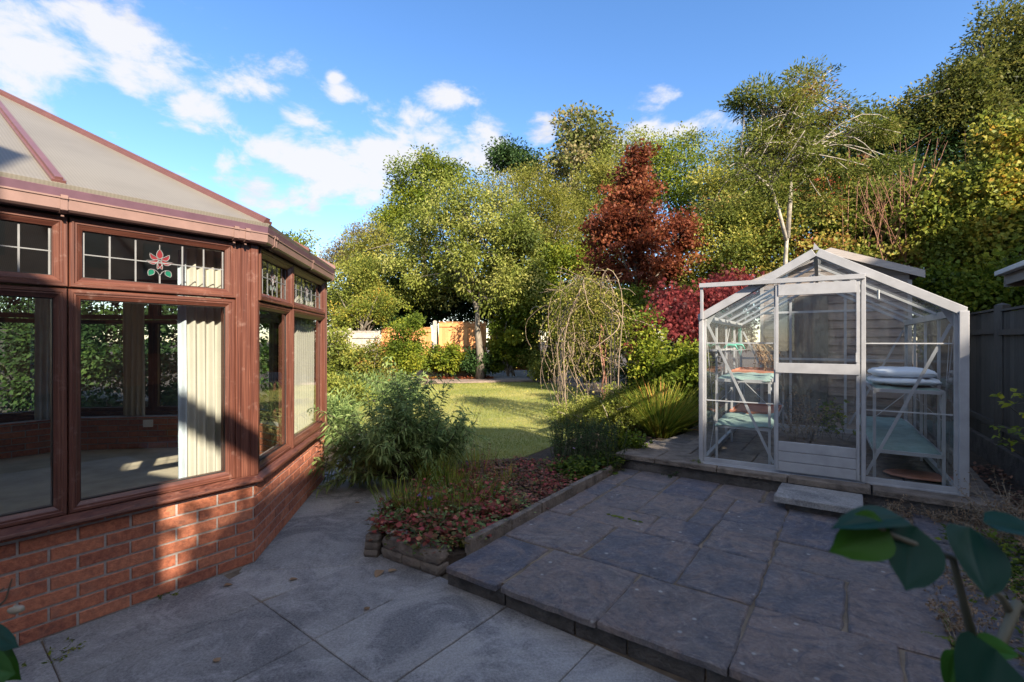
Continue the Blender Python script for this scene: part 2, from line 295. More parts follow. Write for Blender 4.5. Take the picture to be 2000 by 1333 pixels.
M = dict(
    brick=m_brick(), mortar=simple('mortar', (.34, .31, .29), .9, var=.2, scale=60, bmp=.5), sand=m_sand(), conc=m_conc(),
    upvc=m_upvc(), poly=m_poly(), lawn=m_lawn(), soil=m_soil(),
    gutter=simple('brown_gutter_plastic', (.19, .118, .102), .38, var=.12, scale=9), fascia=simple('dark_fascia', (.035, .02, .018), .6),
    bar=simple('brown_aluminium', (.13, .06, .055), .35, var=.1), lead=simple('lead_strip', (.16, .165, .17), .45, metal=.0),
    red=simple('red_glass_film', (.13, .014, .018), .3), green=simple('green_glass_film', (.006, .10, .06), .3), lime=simple('yellow_green_film', (.25, .35, .05), .3),
    seal=simple('black_gasket', (.012, .012, .012), .6), cream=simple('cream_plaster', (.55, .50, .40), .9),
    carpet=simple('beige_carpet', (.46, .40, .30), .95, var=.25, scale=3, bmp=.3), white=simple('white_plastic', (.75, .76, .77), .4, var=.04),
    alu=simple('oxidised_aluminium', (.33, .335, .35), .45, metal=.1, var=.14, scale=7), alud=simple('dull_aluminium', (.42, .43, .44), .5, metal=.3, var=.15),
    glass=glassmat('window_glass', (.84, .87, .86), 1.6), gglass=glassmat('greenhouse_glass', (.965, .985, .98), 1.42, .08, .3),
    joint=simple('sandy_joint', (.15, .115, .08), .95, var=.5, scale=6, bmp=.6), moss=simple('moss', (.10, .13, .012), .95, var=.4, scale=40, bmp=1, bdist=.01),
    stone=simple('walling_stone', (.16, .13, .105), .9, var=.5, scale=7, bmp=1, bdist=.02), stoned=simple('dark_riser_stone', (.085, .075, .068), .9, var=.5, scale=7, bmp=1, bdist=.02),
    pebble=simple('pebble', (.22, .20, .19), .6, var=.4, scale=25), concp=simple('concrete_post', (.36, .32, .27), .9, var=.3, scale=14, bmp=.5),
    ofence=m_wood('orange_fence_wood', (.42, .16, .05), (.56, .25, .09), (.68, .36, .15), 6, (9, 9, 1)),
    dfence=m_wood('shade_darkened_fence', (.02, .02, .018), (.04, .037, .032), (.065, .06, .05), 6, (9, 9, 1)),  # fence wood darkened in colour to stand in for shade
    rfence=m_wood('dark_board_fence', (.04, .036, .032), (.075, .068, .06), (.12, .11, .098), 6, (9, 9, 1)),
    gfence=m_wood('weathered_fence_wood', (.075, .068, .06), (.13, .12, .105), (.20, .185, .165), 6, (9, 9, 1)),
    shed=m_wood('weathered_shed_board', (.15, .115, .095), (.27, .21, .175), (.38, .31, .27), 5, (1, 1, 14)),
    shedt=m_wood('weathered_trim', (.30, .26, .23), (.38, .34, .31), (.46, .42, .39), 5, (1, 1, 9)),
    felt=simple('roof_felt', (.07, .075, .075), .95, bmp=.6, scale=20), rooft=simple('roof_tile', (.16, .10, .08), .9, bmp=.6, scale=10),
    mat_green=simple('green_capillary_mat', (.19, .27, .245), .8, var=.2, scale=8, bmp=.5), tray=simple('terracotta_tray', (.36, .15, .095), .7, var=.2),
    bag=simple('white_sack', (.66, .70, .75), .5, var=.08, scale=5), bluegreen=simple('teal_plastic', (.02, .22, .17), .4), black=simple('black_metal', (.02, .02, .022), .5),
    curtain=simple('cream_curtain', (.47, .44, .375), .9, var=.08, scale=3), blind=simple('blue_pattern_curtain', (.48, .53, .58), .9, var=.16, scale=7),
    vine=simple('dry_vine_stem', (.25, .185, .13), .85, var=.35, scale=20, bmp=.5), twig=simple('pale_twig', (.30, .25, .18), .85, var=.3, scale=20),
    dstem=simple('dark_stem', (.07, .055, .035), .85, var=.35, scale=20),
    bark=barkmat('grey_bark', (.09, .075, .055), (.21, .18, .14)), barkp=barkmat('pale_bark', (.15, .13, .10), (.40, .36, .30), 9, (1, 1, 1)),
    purple=simple('violet_petal', (.22, .12, .55), .6), pink=simple('mauve_petal', (.50, .30, .60), .6), orange=simple('orange_petal', (.75, .18, .02), .6),
    tealw=simple('window_board', (.6, .6, .58), .5))
L_ = dict(
    lime=leafmat('lime_leaf', [(0, (0.0591, 0.0862, 0.0201)), (0.45, (0.1873, 0.2242, 0.0403)), (1, (0.414, 0.3622, 0.0719))]),
    fresh=leafmat('fresh_leaf', [(0, (0.0324, 0.0594, 0.0096)), (0.5, (0.1283, 0.1782, 0.0192)), (1, (0.351, 0.3456, 0.036))]),
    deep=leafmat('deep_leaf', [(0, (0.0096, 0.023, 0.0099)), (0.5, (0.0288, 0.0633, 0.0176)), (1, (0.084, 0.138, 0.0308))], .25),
    pale=leafmat('pale_leaf', [(0, (0.056, 0.08, 0.0162)), (0.5, (0.2016, 0.235, 0.0405)), (1, (0.4256, 0.4, 0.1215))]),
    olive=leafmat('olive_leaf', [(0, (.07, .08, .012)), (.5, (.19, .20, .032)), (1, (.36, .31, .08))]),
    tan=leafmat('tan_leaf', [(0, (.07, .07, .03)), (.5, (.20, .17, .075)), (1, (.36, .28, .14))]),
    spot=leafmat('pinkish_green_leaf', [(0, (.04, .06, .015)), (.45, (.14, .16, .04)), (.8, (.32, .26, .13)), (1, (.42, .22, .12))]),
    red=leafmat('russet_leaf', [(0, (.05, .014, .008)), (.5, (.19, .052, .026)), (.82, (.31, .115, .05)), (1, (.30, .19, .035))]),
    crim=leafmat('crimson_leaf', [(0, (.05, .012, .014)), (.5, (.17, .032, .034)), (1, (.36, .065, .06))]),
    wine=leafmat('wine_leaf', [(0, (0.065, 0.0975, 0.026)), (0.25, (0.13, 0.117, 0.039)), (0.45, (0.208, 0.065, 0.0455)), (0.7, (0.39, 0.078, 0.078)), (0.88, (0.546, 0.195, 0.13)), (1, (0.234, 0.26, 0.0585))], .35),
    gold=leafmat('golden_leaf', [(0, (0.051, 0.0765, 0.0182)), (0.45, (0.17, 0.2125, 0.0325)), (0.75, (0.34, 0.306, 0.0455)), (1, (0.4675, 0.221, 0.039))]),
    autumn=leafmat('autumn_mixed_leaf', [(0, (0.0414, 0.0647, 0.0158)), (0.5, (0.1552, 0.194, 0.0317)), (0.78, (0.3519, 0.2772, 0.0594)), (0.93, (0.4347, 0.1571, 0.0594)), (1, (0.3519, 0.0647, 0.0396))]),
    rowan=leafmat('rowan_leaf', [(0, (.04, .06, .012)), (.55, (.15, .18, .03)), (.8, (.28, .24, .06)), (1, (.32, .10, .06))]),
    shade=leafmat('olive_green_leaf', [(0, (0.0287, 0.04, 0.01)), (0.5, (0.0978, 0.115, 0.022)), (1, (0.2645, 0.23, 0.055))]),
    grey=leafmat('grey_green_leaf', [(0, (0.0675, 0.108, 0.045)), (0.5, (0.18, 0.27, 0.09)), (1, (0.39, 0.459, 0.165))]),
    sedge=leafmat('sedge_blade', [(0, (0.048, 0.072, 0.0144)), (0.5, (0.168, 0.24, 0.03)), (0.85, (0.408, 0.36, 0.06)), (1, (0.6, 0.264, 0.072))]),
    grass=leafmat('lawn_blade', [(0, (0.121, 0.155, 0.0285)), (0.5, (0.286, 0.3, 0.0665)), (1, (0.528, 0.43, 0.171))]),
    dry=leafmat('dry_brown_leaf', [(0, (.10, .065, .035)), (.5, (.24, .15, .085)), (1, (.42, .30, .19))], .2),
    brown=leafmat('brown_litter_leaf', [(0, (0.0725, 0.0375, 0.027)), (0.5, (0.174, 0.09, 0.06)), (1, (0.319, 0.165, 0.105))], .15),
    camel=leafmat('glossy_dark_leaf', [(0, (.004, .030, .012)), (.5, (.006, .045, .030)), (1, (.04, .12, .010))], .15, .5, .15, 0))
# ------------------------------------------------------------------ ground, paving, lawn
rnd = random.Random(4)
def slab_poly(mb, poly, z0, z1, tint, jit=.004, ch=.006, rr=rnd):
    poly = [Vector((p[0]+rr.uniform(-jit, jit), p[1]+rr.uniform(-jit, jit), 0)) for p in poly]
    # subdivide edges for a chipped outline
    pts = []
    n = len(poly)
    for i in range(n):
        a, b = poly[i], poly[(i+1) % n]; L = (b-a).length; k = max(2, int(L/.07)); nrm = Vector((-(b-a).y, (b-a).x, 0)).normalized()
        for j in range(k):
            f = j/k; pts.append(a.lerp(b, f)+nrm*(rr.uniform(-jit, jit)*.8 if j else jit*.9))
    c = sum(pts, Vector())/len(pts); m = len(pts)
    ins = []
    for i in range(m):
        tv = (pts[(i+1) % m]-pts[i-1]).normalized(); ins.append(pts[i]+Vector((-tv.y, tv.x, 0))*ch)
    dz = rr.uniform(-.0015, .0015)
    V = [(p.x, p.y, z0) for p in pts]+[(p.x, p.y, z1-ch*.8+dz) for p in pts]+[(p.x, p.y, z1+dz) for p in ins]+[(c.x, c.y, z1+dz)]
    F = []
    for i in range(m):
        j = (i+1) % m; F += [(i, j, m+j, m+i), (m+i, m+j, 2*m+j, 2*m+i), (2*m+i, 2*m+j, 3*m)]
    mb.add(V, F, tint)
def flat(name, poly, z, mat, depth=.1, kind='structure'):
    mb = MB(); mb.prism(poly, z-depth, z); o = mb.build(name, mat); tag(o, kind=kind); return o
g = MB(); g.add([(-400, -60, -.06), (400, -60, -.06), (400, 700, -.06), (-400, 700, -.06)], [(0, 1, 2, 3)])
tag(g.build('ground', M['soil']), kind='structure')

D = Vector((.574, .819, 0)); E = Vector((.819, -.574, 0))       # the two directions of the raised patio and the greenhouse
def de(d, e, z=0, D=D, E=E): return D*d+E*e+Vector((0, 0, z))
# lower patio of large concrete slabs
D2 = Vector((.622, .783, 0)); E2 = Vector((.783, -.622, 0))
FRONT_D = 2.20
mb = MB(); sd = 1.283; se = -2.293
for i in range(-7, 3):
    off = 0
    for j in range(-5, 7):
        a0 = sd+i*.85+.004; a1 = sd+(i+1)*.85-.004; b0 = se+j*.565+.004; b1 = se+(j+1)*.565-.004
        poly = [D2*a0+E2*b0, D2*a0+E2*b1, D2*a1+E2*b1, D2*a1+E2*b0]
        cx = sum(poly, Vector())/4
        if cx.length > 5 or cx.y > 3.25: continue
        if cx.dot(D) > 2.3 and cx.dot(E) > -2.1: continue
        slab_poly(mb, poly, -.05, 0, rnd.random(), .002, .005)
def gpz(px, py): Y = 1.5*944/(py-666); return Vector(((px-1000)/944*Y, Y, 0))
slab_poly(mb, [gpz(438, 1136), gpz(509, 1170.5), gpz(700, 1107), gpz(694, 1096), gpz(500, 1102)], -.05, 0, .8, .001, .005)
slab_poly(mb, [gpz(752, 1134), gpz(769, 1170), gpz(846, 1131), gpz(803, 1113)], -.05, 0, .6, .001, .005)
tag(mb.build('lower_patio', M['conc']), kind='structure')
flat('lower_patio_joint_bed', [(-7, -4), (5, -4), (5, 2.2), (2.2, 2.2), (-.4, 3.2), (-.9, 3.55), (-3.2, 3.4)], -.011, M['joint'], .03)
# path beside the conservatory
P2 = Vector((-.148, .989, 0)); N2 = Vector((.989, .148, 0)); C0 = Vector((-1.743, 3.27, 0))
mb = MB(); t = -.12
for k in range(13):
    w = 1.02 if k < 1 else .98
    L = .44 if k < 2 else .6
    q = [C0+P2*t+N2*-.05, C0+P2*(t-.03)+N2*(w-.12 if k == 0 else w-.08), C0+P2*(t+L-.012)+N2*(w-.08), C0+P2*(t+L-.008)+N2*-.05]
    slab_poly(mb, q, -.05, .004, rnd.random(), .003, .005); t += L
tag(mb.build('garden_path', M['conc']), kind='structure')
flat('path_joint_bed', [C0+P2*-.3+N2*-.1, C0+P2*-.3+N2*.9, C0+P2*8+N2*.95, C0+P2*8+N2*-.1], -.008, M['joint'], .03)

# raised patio: sandstone flags over a stone riser
mb = MB(); rj = random.Random(23); UN = .200; NE, ND = 16, 14; occ = [[False]*ND for _ in range(NE)]
E_0, D_0 = -2.02, FRONT_D-.03
for jd in range(ND):
    for ie in range(NE):
        if occ[ie][jd]: continue
        opts = [(3, 3), (2, 3), (3, 2), (4, 3), (3, 2), (2, 2), (4, 2), (2, 3)] if jd else [(3, 3), (2, 3), (4, 3), (3, 3), (2, 3)]
        if ie == 0 and rj.random() < .5: opts = [(1, 2), (1, 3)]
        rj.shuffle(opts)
        for (we, wd) in opts+[(2, 1), (1, 2), (1, 1)]:
            if ie+we <= NE and jd+wd <= ND and not any(occ[a_][b_] for a_ in range(ie, ie+we) for b_ in range(jd, jd+wd)): break
        for a_ in range(ie, ie+we):
            for b_ in range(jd, jd+wd): occ[a_][b_] = True
        g_ = .0055+rj.random()*.003; e0, e1, d0_, d1_ = E_0+ie*UN+g_, E_0+(ie+we)*UN-g_, D_0+jd*UN+g_, D_0+(jd+wd)*UN-g_
        if jd+wd == ND: d1_ = 4.97
        slab_poly(mb, [de(d0_, e0), de(d0_, e1), de(d1_, e1), de(d1_, e0)], .092, .130+rj.uniform(-.003, .003), rj.random(), .008, .009, rj)
tag(mb.build('raised_patio', M['sand']), kind='structure')
flat('raised_patio_joint_bed', [de(FRONT_D+.03, -2.02), de(FRONT_D+.03, 1.12), de(5.2, 1.12), de(5.2, -2.02)], .119, M['joint'], .16)
mb = MB(); e = -2.04; rr = random.Random(5)
while e < 1.2:
    L = rr.choice([.28, .36, .44]); n = .012
    p0 = [de(FRONT_D+.012+rr.uniform(0, .006), e+.004, 0), de(FRONT_D+.012+rr.uniform(0, .006), e+L-.004, 0), de(FRONT_D+.2, e+L-.004, 0), de(FRONT_D+.2, e+.004, 0)]
    mb.hexa([p+Vector((0, 0, -.03)) for p in p0]+[p+Vector((0, 0, .089)) for p in p0], rr.random()); e += L
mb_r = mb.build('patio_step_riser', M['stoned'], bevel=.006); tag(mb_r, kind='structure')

# garden soil, lawn
soil = [(-.93, 3.40), (-.44, 3.14), de(2.5, -2.02), de(5.0, -2.02), de(5.1, -2.05), de(5.2, 1.1), de(2.4, 1.12), de(1.0, 1.16), de(.2, 1.3), de(.2, 3.4), (9, 3.2), (16, 24), (-12, 24), (-12, 11.2), (-2.0, 11.2), (-1.72, 9.0), (-1.35, 6.3)]
soil = [Vector((p[0], p[1], 0)) for p in soil]
flat('garden_soil', soil, .105, M['soil'], .16)
lawn = []
for (px, py) in ((845, 905), (900, 898), (960, 897), (1020, 893), (1060, 878), (1095, 862), (1135, 850), (1180, 830), (1190, 800), (1170, 776), (1100, 748), (1000, 746.5), (900, 749), (830, 751), (735, 757), (700, 768), (690, 790), (700, 830), (760, 880)):
    Y = 1.385*944/(py-666); lawn.append(at(px, py, Y))
def smooth_poly(P, it=2):
    for _ in range(it):
        Q = []
        for i in range(len(P)):
            a, b = P[i], P[(i+1) % len(P)]; Q += [a*.75+b*.25, a*.25+b*.75]
        P = Q
    return P
lawn = smooth_poly(lawn)
if sum(lawn[i].x*lawn[(i+1) % len(lawn)].y-lawn[(i+1) % len(lawn)].x*lawn[i].y for i in range(len(lawn))) < 0: lawn = lawn[::-1]
flat('lawn', lawn, .115, M['lawn'], .04)
def inside(poly, X, Y):
    c = np.zeros(len(X), bool); n = len(poly)
    for i in range(n):
        x0, y0 = poly[i][0], poly[i][1]; x1, y1 = poly[(i+1) % n][0], poly[(i+1) % n][1]
        if y0 == y1: continue
        m = ((y0 > Y) != (y1 > Y)) & (X < (x1-x0)*(Y-y0)/(y1-y0)+x0); c ^= m
    return c
# far paved area beyond the lawn with its brick edging
fp = [at(835, 752, 16.0), at(900, 750, 16.0), at(1000, 747, 16.4), at(1085, 744, 16.9), at(1100, 730, 17.8), at(960, 726, 17.9), at(820, 728, 17.9)]
fp = [Vector((p.x, p.y, 0)) for p in fp]
flat('far_paved_corner', fp, .15, simple('brown_paving', (.20, .15, .12), .9, var=.4, scale=6, bmp=.5), .08)

# kerb between bed and raised patio
kb = empty('stone_kerb', de(3.6, -2.05, .1), 'low grey stone kerb between the flower bed and the raised patio', 'kerb')
d = 2.43; rr = random.Random(8)
while d < 4.95:
    L = min(rr.uniform(.42, .6), 4.97-d); m_ = MB(); dz = rr.uniform(-.006, .006); q = rr.uniform(-.006, .006)
    lo = [de(d+.004, -2.085+q), de(d+.004, -2.03+q), de(d+L-.004, -2.03-q), de(d+L-.004, -2.085-q)]
    m_.hexa([p+Vector((0, 0, .0)) for p in lo]+[p+Vector((0, 0, .198+dz)) for p in lo], rr.random()); m_.build('kerb_stone', M['stone'], kb, bevel=.006); d += L
# low stone wall at the near corner of the bed
def rock(mb, c, rx, ry, rz, ax, seed, tint=.5, amp=.10, sq=.55):
    r_ = random.Random(seed); n, m = 10, 6; V = []; ax = Vector(ax).normalized(); ay = Vector((-ax.y, ax.x, 0)); c = Vector(c)
    def p_(x): return math.copysign(abs(x)**sq, x)
    for i in range(m+1):
        th = -math.pi/2+math.pi*i/m
        for j in range(n):
            ph = 2*math.pi*j/n; k = 1+r_.uniform(-amp, amp)
            V.append(c+ax*(rx*k*p_(math.cos(th))*p_(math.cos(ph)))+ay*(ry*k*p_(math.cos(th))*p_(math.sin(ph)))+Vector((0, 0, rz*k*p_(math.sin(th)))))
    F = [(i*n+j, i*n+(j+1) % n, (i+1)*n+(j+1) % n, (i+1)*n+j) for i in range(m) for j in range(n)]
    mb.add(V, F, tint)
sw = empty('stone_wall', (-.66, 3.23, 0), 'low rough stone retaining wall at the near corner of the flower bed', 'wall')
a = Vector((-.90, 3.37, 0)); b = Vector((-.45, 3.08, 0)); dr = (b-a).normalized(); nn = Vector((-dr.y, dr.x, 0))
for i, (s0, s1, z0, z1) in enumerate([(0, .53, .07, .145), (.0, .2, 0, .068), (.2, .37, 0, .066), (.37, .53, 0, .066)]):
    m_ = MB(); rock(m_, a+dr*(s0+s1)/2+nn*.055+Vector((0, 0, (z0+z1)/2)), (s1-s0)/2, .075, (z1-z0)/2, dr, i, rr.random(), .05, .3) if 0 else rock(m_, a+dr*(s0+s1)/2+nn*.055+Vector((0, 0, (z0+z1)/2)), (s1-s0)/2, .075, (z1-z0)/2, dr, i, rr.random(), .04, .16); m_.build('walling_stone', M['stone'], sw, smooth=True)
for k in range(3):
    m_ = MB(); rock(m_, (-.972+.004*k, 3.40+.004*k, .026+.05*k), .052, .058, .026, (1, -.15, 0), 20+k, rr.random(), .05, .2)
    tag(m_.build('block_stone', M['pebble'] if 0 else M['stone'], smooth=True), 'small rough grey block, %s of the stack of three beside the path' % ['bottom one', 'middle one', 'topmost'][k], 'stone block', 'stack of small stone blocks')
for c, s, lb, mt in (((-.845, 3.40, .158), (.045, .035, .016), 'pale flat pebble resting on the low stone wall', M['concp']), ((-.765, 3.37, .162), (.055, .04, .02), 'smooth brown oval pebble resting on the low stone wall', M['pebble'])):
    m_ = MB(); rock(m_, c, *s, (1, -.3, 0), 31, .5, .03, .9); tag(m_.build('pebble', mt, smooth=True), lb, 'pebble')

# ------------------------------------------------------------------ conservatory
def rot(deg): return Vector((math.sin(R(deg)), math.cos(R(deg)), 0))
def unit_n(d): return Vector((d.y, -d.x, 0))
ANG = [36.5, -8.5, -53.5, -98.5, -143.5]; LEN = [3.6, 2.0, 2.0, 2.0, 3.6]
starts = [C0-rot(36.5)*3.6]
for a_, l_ in zip(ANG, LEN): starts.append(starts[-1]+rot(a_)*l_)
def offpoly(k):      # the bay's corner points moved outwards by k
    out = []
    for i in range(6):
        if i == 0: out.append(starts[0]+unit_n(rot(ANG[0]))*k)
        elif i == 5: out.append(starts[5]+unit_n(rot(ANG[4]))*k)
        else:
            n1, n2 = unit_n(rot(ANG[i-1])), unit_n(rot(ANG[i])); b_ = (n1+n2).normalized(); out.append(starts[i]+b_*(k/b_.dot(n1)))
    return out
cons = empty('conservatory', (starts[2]+starts[4])/2, 'brown framed conservatory on a low red brick wall with a pale ribbed roof', 'conservatory')
HB = .552
def sweep(mb, path, prof, tint=.5, closed_prof=True):   # profile points: (outwards, height)
    rings = []
    cache = {}
    for (o_, h_) in prof:
        key = round(o_, 5)
        if key not in cache: cache[key] = offpoly(o_)
        rings.append([p+Vector((0, 0, h_)) for p in cache[key]])
    n = len(prof); m = 6; V = []; F = []
    for i in range(m):
        for k in range(n): V.append(rings[k][i])
    for i in range(m-1):
        for k in range(n if closed_prof else n-1):
            k2 = (k+1) % n; F.append((i*n+k, (i+1)*n+k, (i+1)*n+k2, i*n+k2))
    F.append(tuple(range(n))); F.append(tuple((m-1)*n+k for k in range(n))[::-1]); mb.add(V, F, tint)
mb = MB(); sweep(mb, None, [(-.004, -.05), (-.004, HB), (-.24, HB), (-.24, -.05)]); mb.build('mortar_core', M['mortar'], cons)
def bricks(mb, i, side, z0, seed):    # real bricks along facet i, on its outer or inner face
    r_ = random.Random(seed); d_ = rot(ANG[i]); n_ = unit_n(d_)
    off = -.003 if side > 0 else -.241
    pts0 = offpoly(off); pts1 = offpoly(off+side*.0075)
    s, e_ = pts0[i], pts0[i+1]; s1, e1 = pts1[i], pts1[i+1]; L = (e_-s).length
    z = z0; row = 0
    while z < HB-.01:
        h = min(.0625, HB-z-.002); x = -(.1125 if row % 2 else 0)-.035*(i % 2)
        while x < L:
            x0, x1 = max(x, 0), min(x+.2145, L)
            if x1-x0 > .015:
                def pt(xx, zz, deep):
                    f = xx/L; A = s.lerp(e_, f); B_ = s1.lerp(e1, f)
                    if 0 < xx < L: B_ = A+n_*side*.0075
                    base = A+(B_-A)*deep; return base+Vector((0, 0, zz))
                j = lambda: r_.uniform(-.0012, .0012)
                c_ = .0025; q0, q1 = x0+(j() if x0 else 0), x1+(j() if x1 < L else 0); a0, a1 = z+j(), z+h+j()
                i0 = c_ if x0 > 0 else 0; i1 = c_ if x1 < L else 0
                V = [pt(q0, a0, 0), pt(q1, a0, 0), pt(q1, a1, 0), pt(q0, a1, 0), pt(q0+i0, a0+c_, 1), pt(q1-i1, a0+c_, 1), pt(q1-i1, a1-c_, 1), pt(q0+i0, a1-c_, 1)]
                F = [(4, 5, 6, 7), (0, 1, 5, 4), (1, 2, 6, 5), (2, 3, 7, 6), (3, 0, 4, 7)]
                if side < 0: F = [f_[::-1] for f_ in F]
                tt = r_.random()
                if r_.random() < .06: tt = 0
                mb.add(V, F, tt)
            x += .225
        z += .0745; row += 1
mb = MB()
for i in (0, 1, 2, 3): bricks(mb, i, 1, .008, 50+i)
mb.build('brick_face', M['brick'], cons)
mb = MB()
for i in (1, 2, 3, 4): bricks(mb, i, -1, .16, 70+i)
mb.build('inner_brick_face', M['brick'], cons)
fl = [p for p in offpoly(-.2)]; hb = [starts[5]-rot(36.5)*.0, starts[0]]
mb = MB(); mb.prism([(p.x, p.y) for p in fl], .0, .155); mb.build('carpet', M['carpet'], cons)
def grain(o, uvw):
    a_ = o.data.attributes.new('grain', 'FLOAT_VECTOR', 'POINT'); a_.data.foreach_set('vector', np.array(uvw, dtype=np.float32).ravel())
# sill
mb = MB(); sweep(mb, None, [(.062, HB+.004), (.066, HB+.012), (.062, HB+.026), (.02, HB+.050), (-.10, HB+.052), (-.10, HB+.004)]); o = mb.build('sill', M['upvc'], cons, bevel=.002)
grain(o, [((Vector(v).dot(Vector((.6, .8, 0)))), v[2], v[0]*.3) for v in mb.v])
ZS = HB+.052; ZH = 2.14; ZT = 1.775
def profile_frame(V, F, G, i, t0, t1, z0, z1, prof):
    """mitred rectangular frame on facet i; prof = list of (inset, outwards)"""
    d_ = rot(ANG[i]); n_ = unit_n(d_); s = starts[i]; b = len(V)
    for (ins, out) in prof:
        for (tt, zz) in ((t0+ins, z0+ins), (t1-ins, z0+ins), (t1-ins, z1-ins), (t0+ins, z1-ins)):
            V.append(s+d_*tt+n_*out+Vector((0, 0, zz)))
    k = len(prof)
    for r_ in range(k-1):
        for c_ in range(4):
            c2 = (c_+1) % 4; F.append((c_, c2, r_, r_+1, b, (t1-t0 if c_ % 2 == 0 else z1-z0)))
def emit_frame(rects, name, parent, i):
    """separate vertices per side so that the grain runs along each length"""
    d_ = rot(ANG[i]); n_ = unit_n(d_); s = starts[i]; V = []; F = []; G = []
    for (t0, t1, z0, z1, prof) in rects:
        cor = lambda ins: [(t0+ins, z0+ins), (t1-ins, z0+ins), (t1-ins, z1-ins), (t0+ins, z1-ins)]
        for c_ in range(4):
            c2 = (c_+1) % 4; b = len(V)
            for (ins, out) in prof:
                cc = cor(ins)
                for q in (cc[c_], cc[c2]):
                    V.append(s+d_*q[0]+n_*out+Vector((0, 0, q[1]))); al = q[0] if c_ % 2 == 0 else q[1]; ac = (q[1] if c_ % 2 == 0 else q[0])
                    G.append((al+c_*7+t0*3, ac+out, z0+t1))
            for r_ in range(len(prof)-1): F.append((b+2*r_, b+2*r_+1, b+2*r_+3, b+2*r_+2))
    m_ = MB(); m_.add(V, F); o = m_.build(name, M['upvc'], parent); grain(o, G); return o
PF = [(0, -.03), (0, .012), (.004, .016), (.018, .016), (.022, .011), (.030, .011), (.033, .007), (.050, -.004), (.0505, -.02), (.052, -.02)]
PS = [(0, .0), (0, .026), (.004, .031), (.018, .031), (.022, .026), (.030, .026), (.033, .021), (.056, .004), (.0565, -.016), (.058, -.016)]
PI = [(0, -.03), (0, -.07), (.05, -.07), (.052, -.03)]
def motif(i, tc, zc, parent, sc=1.0):
    d_ = rot(ANG[i]); n_ = unit_n(d_); s = starts[i]
    def P(x, y, o=.003): return s+d_*(tc+x*sc)+n_*(-.016+o)+Vector((0, 0, zc+y*sc))
    def petal(a, b_, w, bend=0, n=9):
        a, b_ = Vector(a), Vector(b_); u = (b_-a); nr = Vector((-u.y, u.x)).normalized(); L = []; Rr = []
        for k in range(n):
            f = k/(n-1); ww = w*math.sin(math.pi*f**.8)**.8 if 0 < f < 1 else 0; c_ = a+u*f+nr*bend*math.sin(math.pi*f); L.append(c_+nr*ww); Rr.append(c_-nr*ww)
        return L+Rr[::-1][1:-1]
    shapes = [petal((0, .002), (0, .062), .017), petal((-.008, .0), (-.052, .034), .012, .010), petal((.008, .0), (.052, .034), .012, -.010),
              petal((-.006, -.004), (-.072, -.014), .012, .014), petal((.006, -.004), (.072, -.014), .012, -.014), petal((-.003, -.004), (-.013, -.062), .012, .006), petal((.003, -.004), (.013, -.062), .012, -.006)]
    leaves = [petal((-.034, -.066), (-.058, -.105), .017, .0), petal((.034, -.066), (.058, -.105), .017, .0)]
    mr, mg, ml = MB(), MB(), MB()
    for sh in shapes: mr.add([P(q.x, q.y, .0035) for q in sh], [tuple(range(len(sh)))])
    for sh in leaves: mg.add([P(q.x, q.y, .0035) for q in sh], [tuple(range(len(sh)))])
    for sh in shapes+leaves: ml.tube([P(q.x, q.y, .005) for q in sh]+[P(sh[0].x, sh[0].y, .005)], .0022*sc, 4)
    for sg in (-1, 1): ml.tube([P(0, -.10, .005), P(sg*.012, -.078, .005), P(sg*.03, -.066, .005), P(sg*.046, -.066, .005)], .0022, 4)
    ml.tube([P(0, .09, .004), P(0, .06, .004)], .003, 4)
    mr.build('flower_petals', M['red'], parent); mg.build('flower_leaves', M['green'], parent); ml.build('flower_outline', M['lead'], parent)
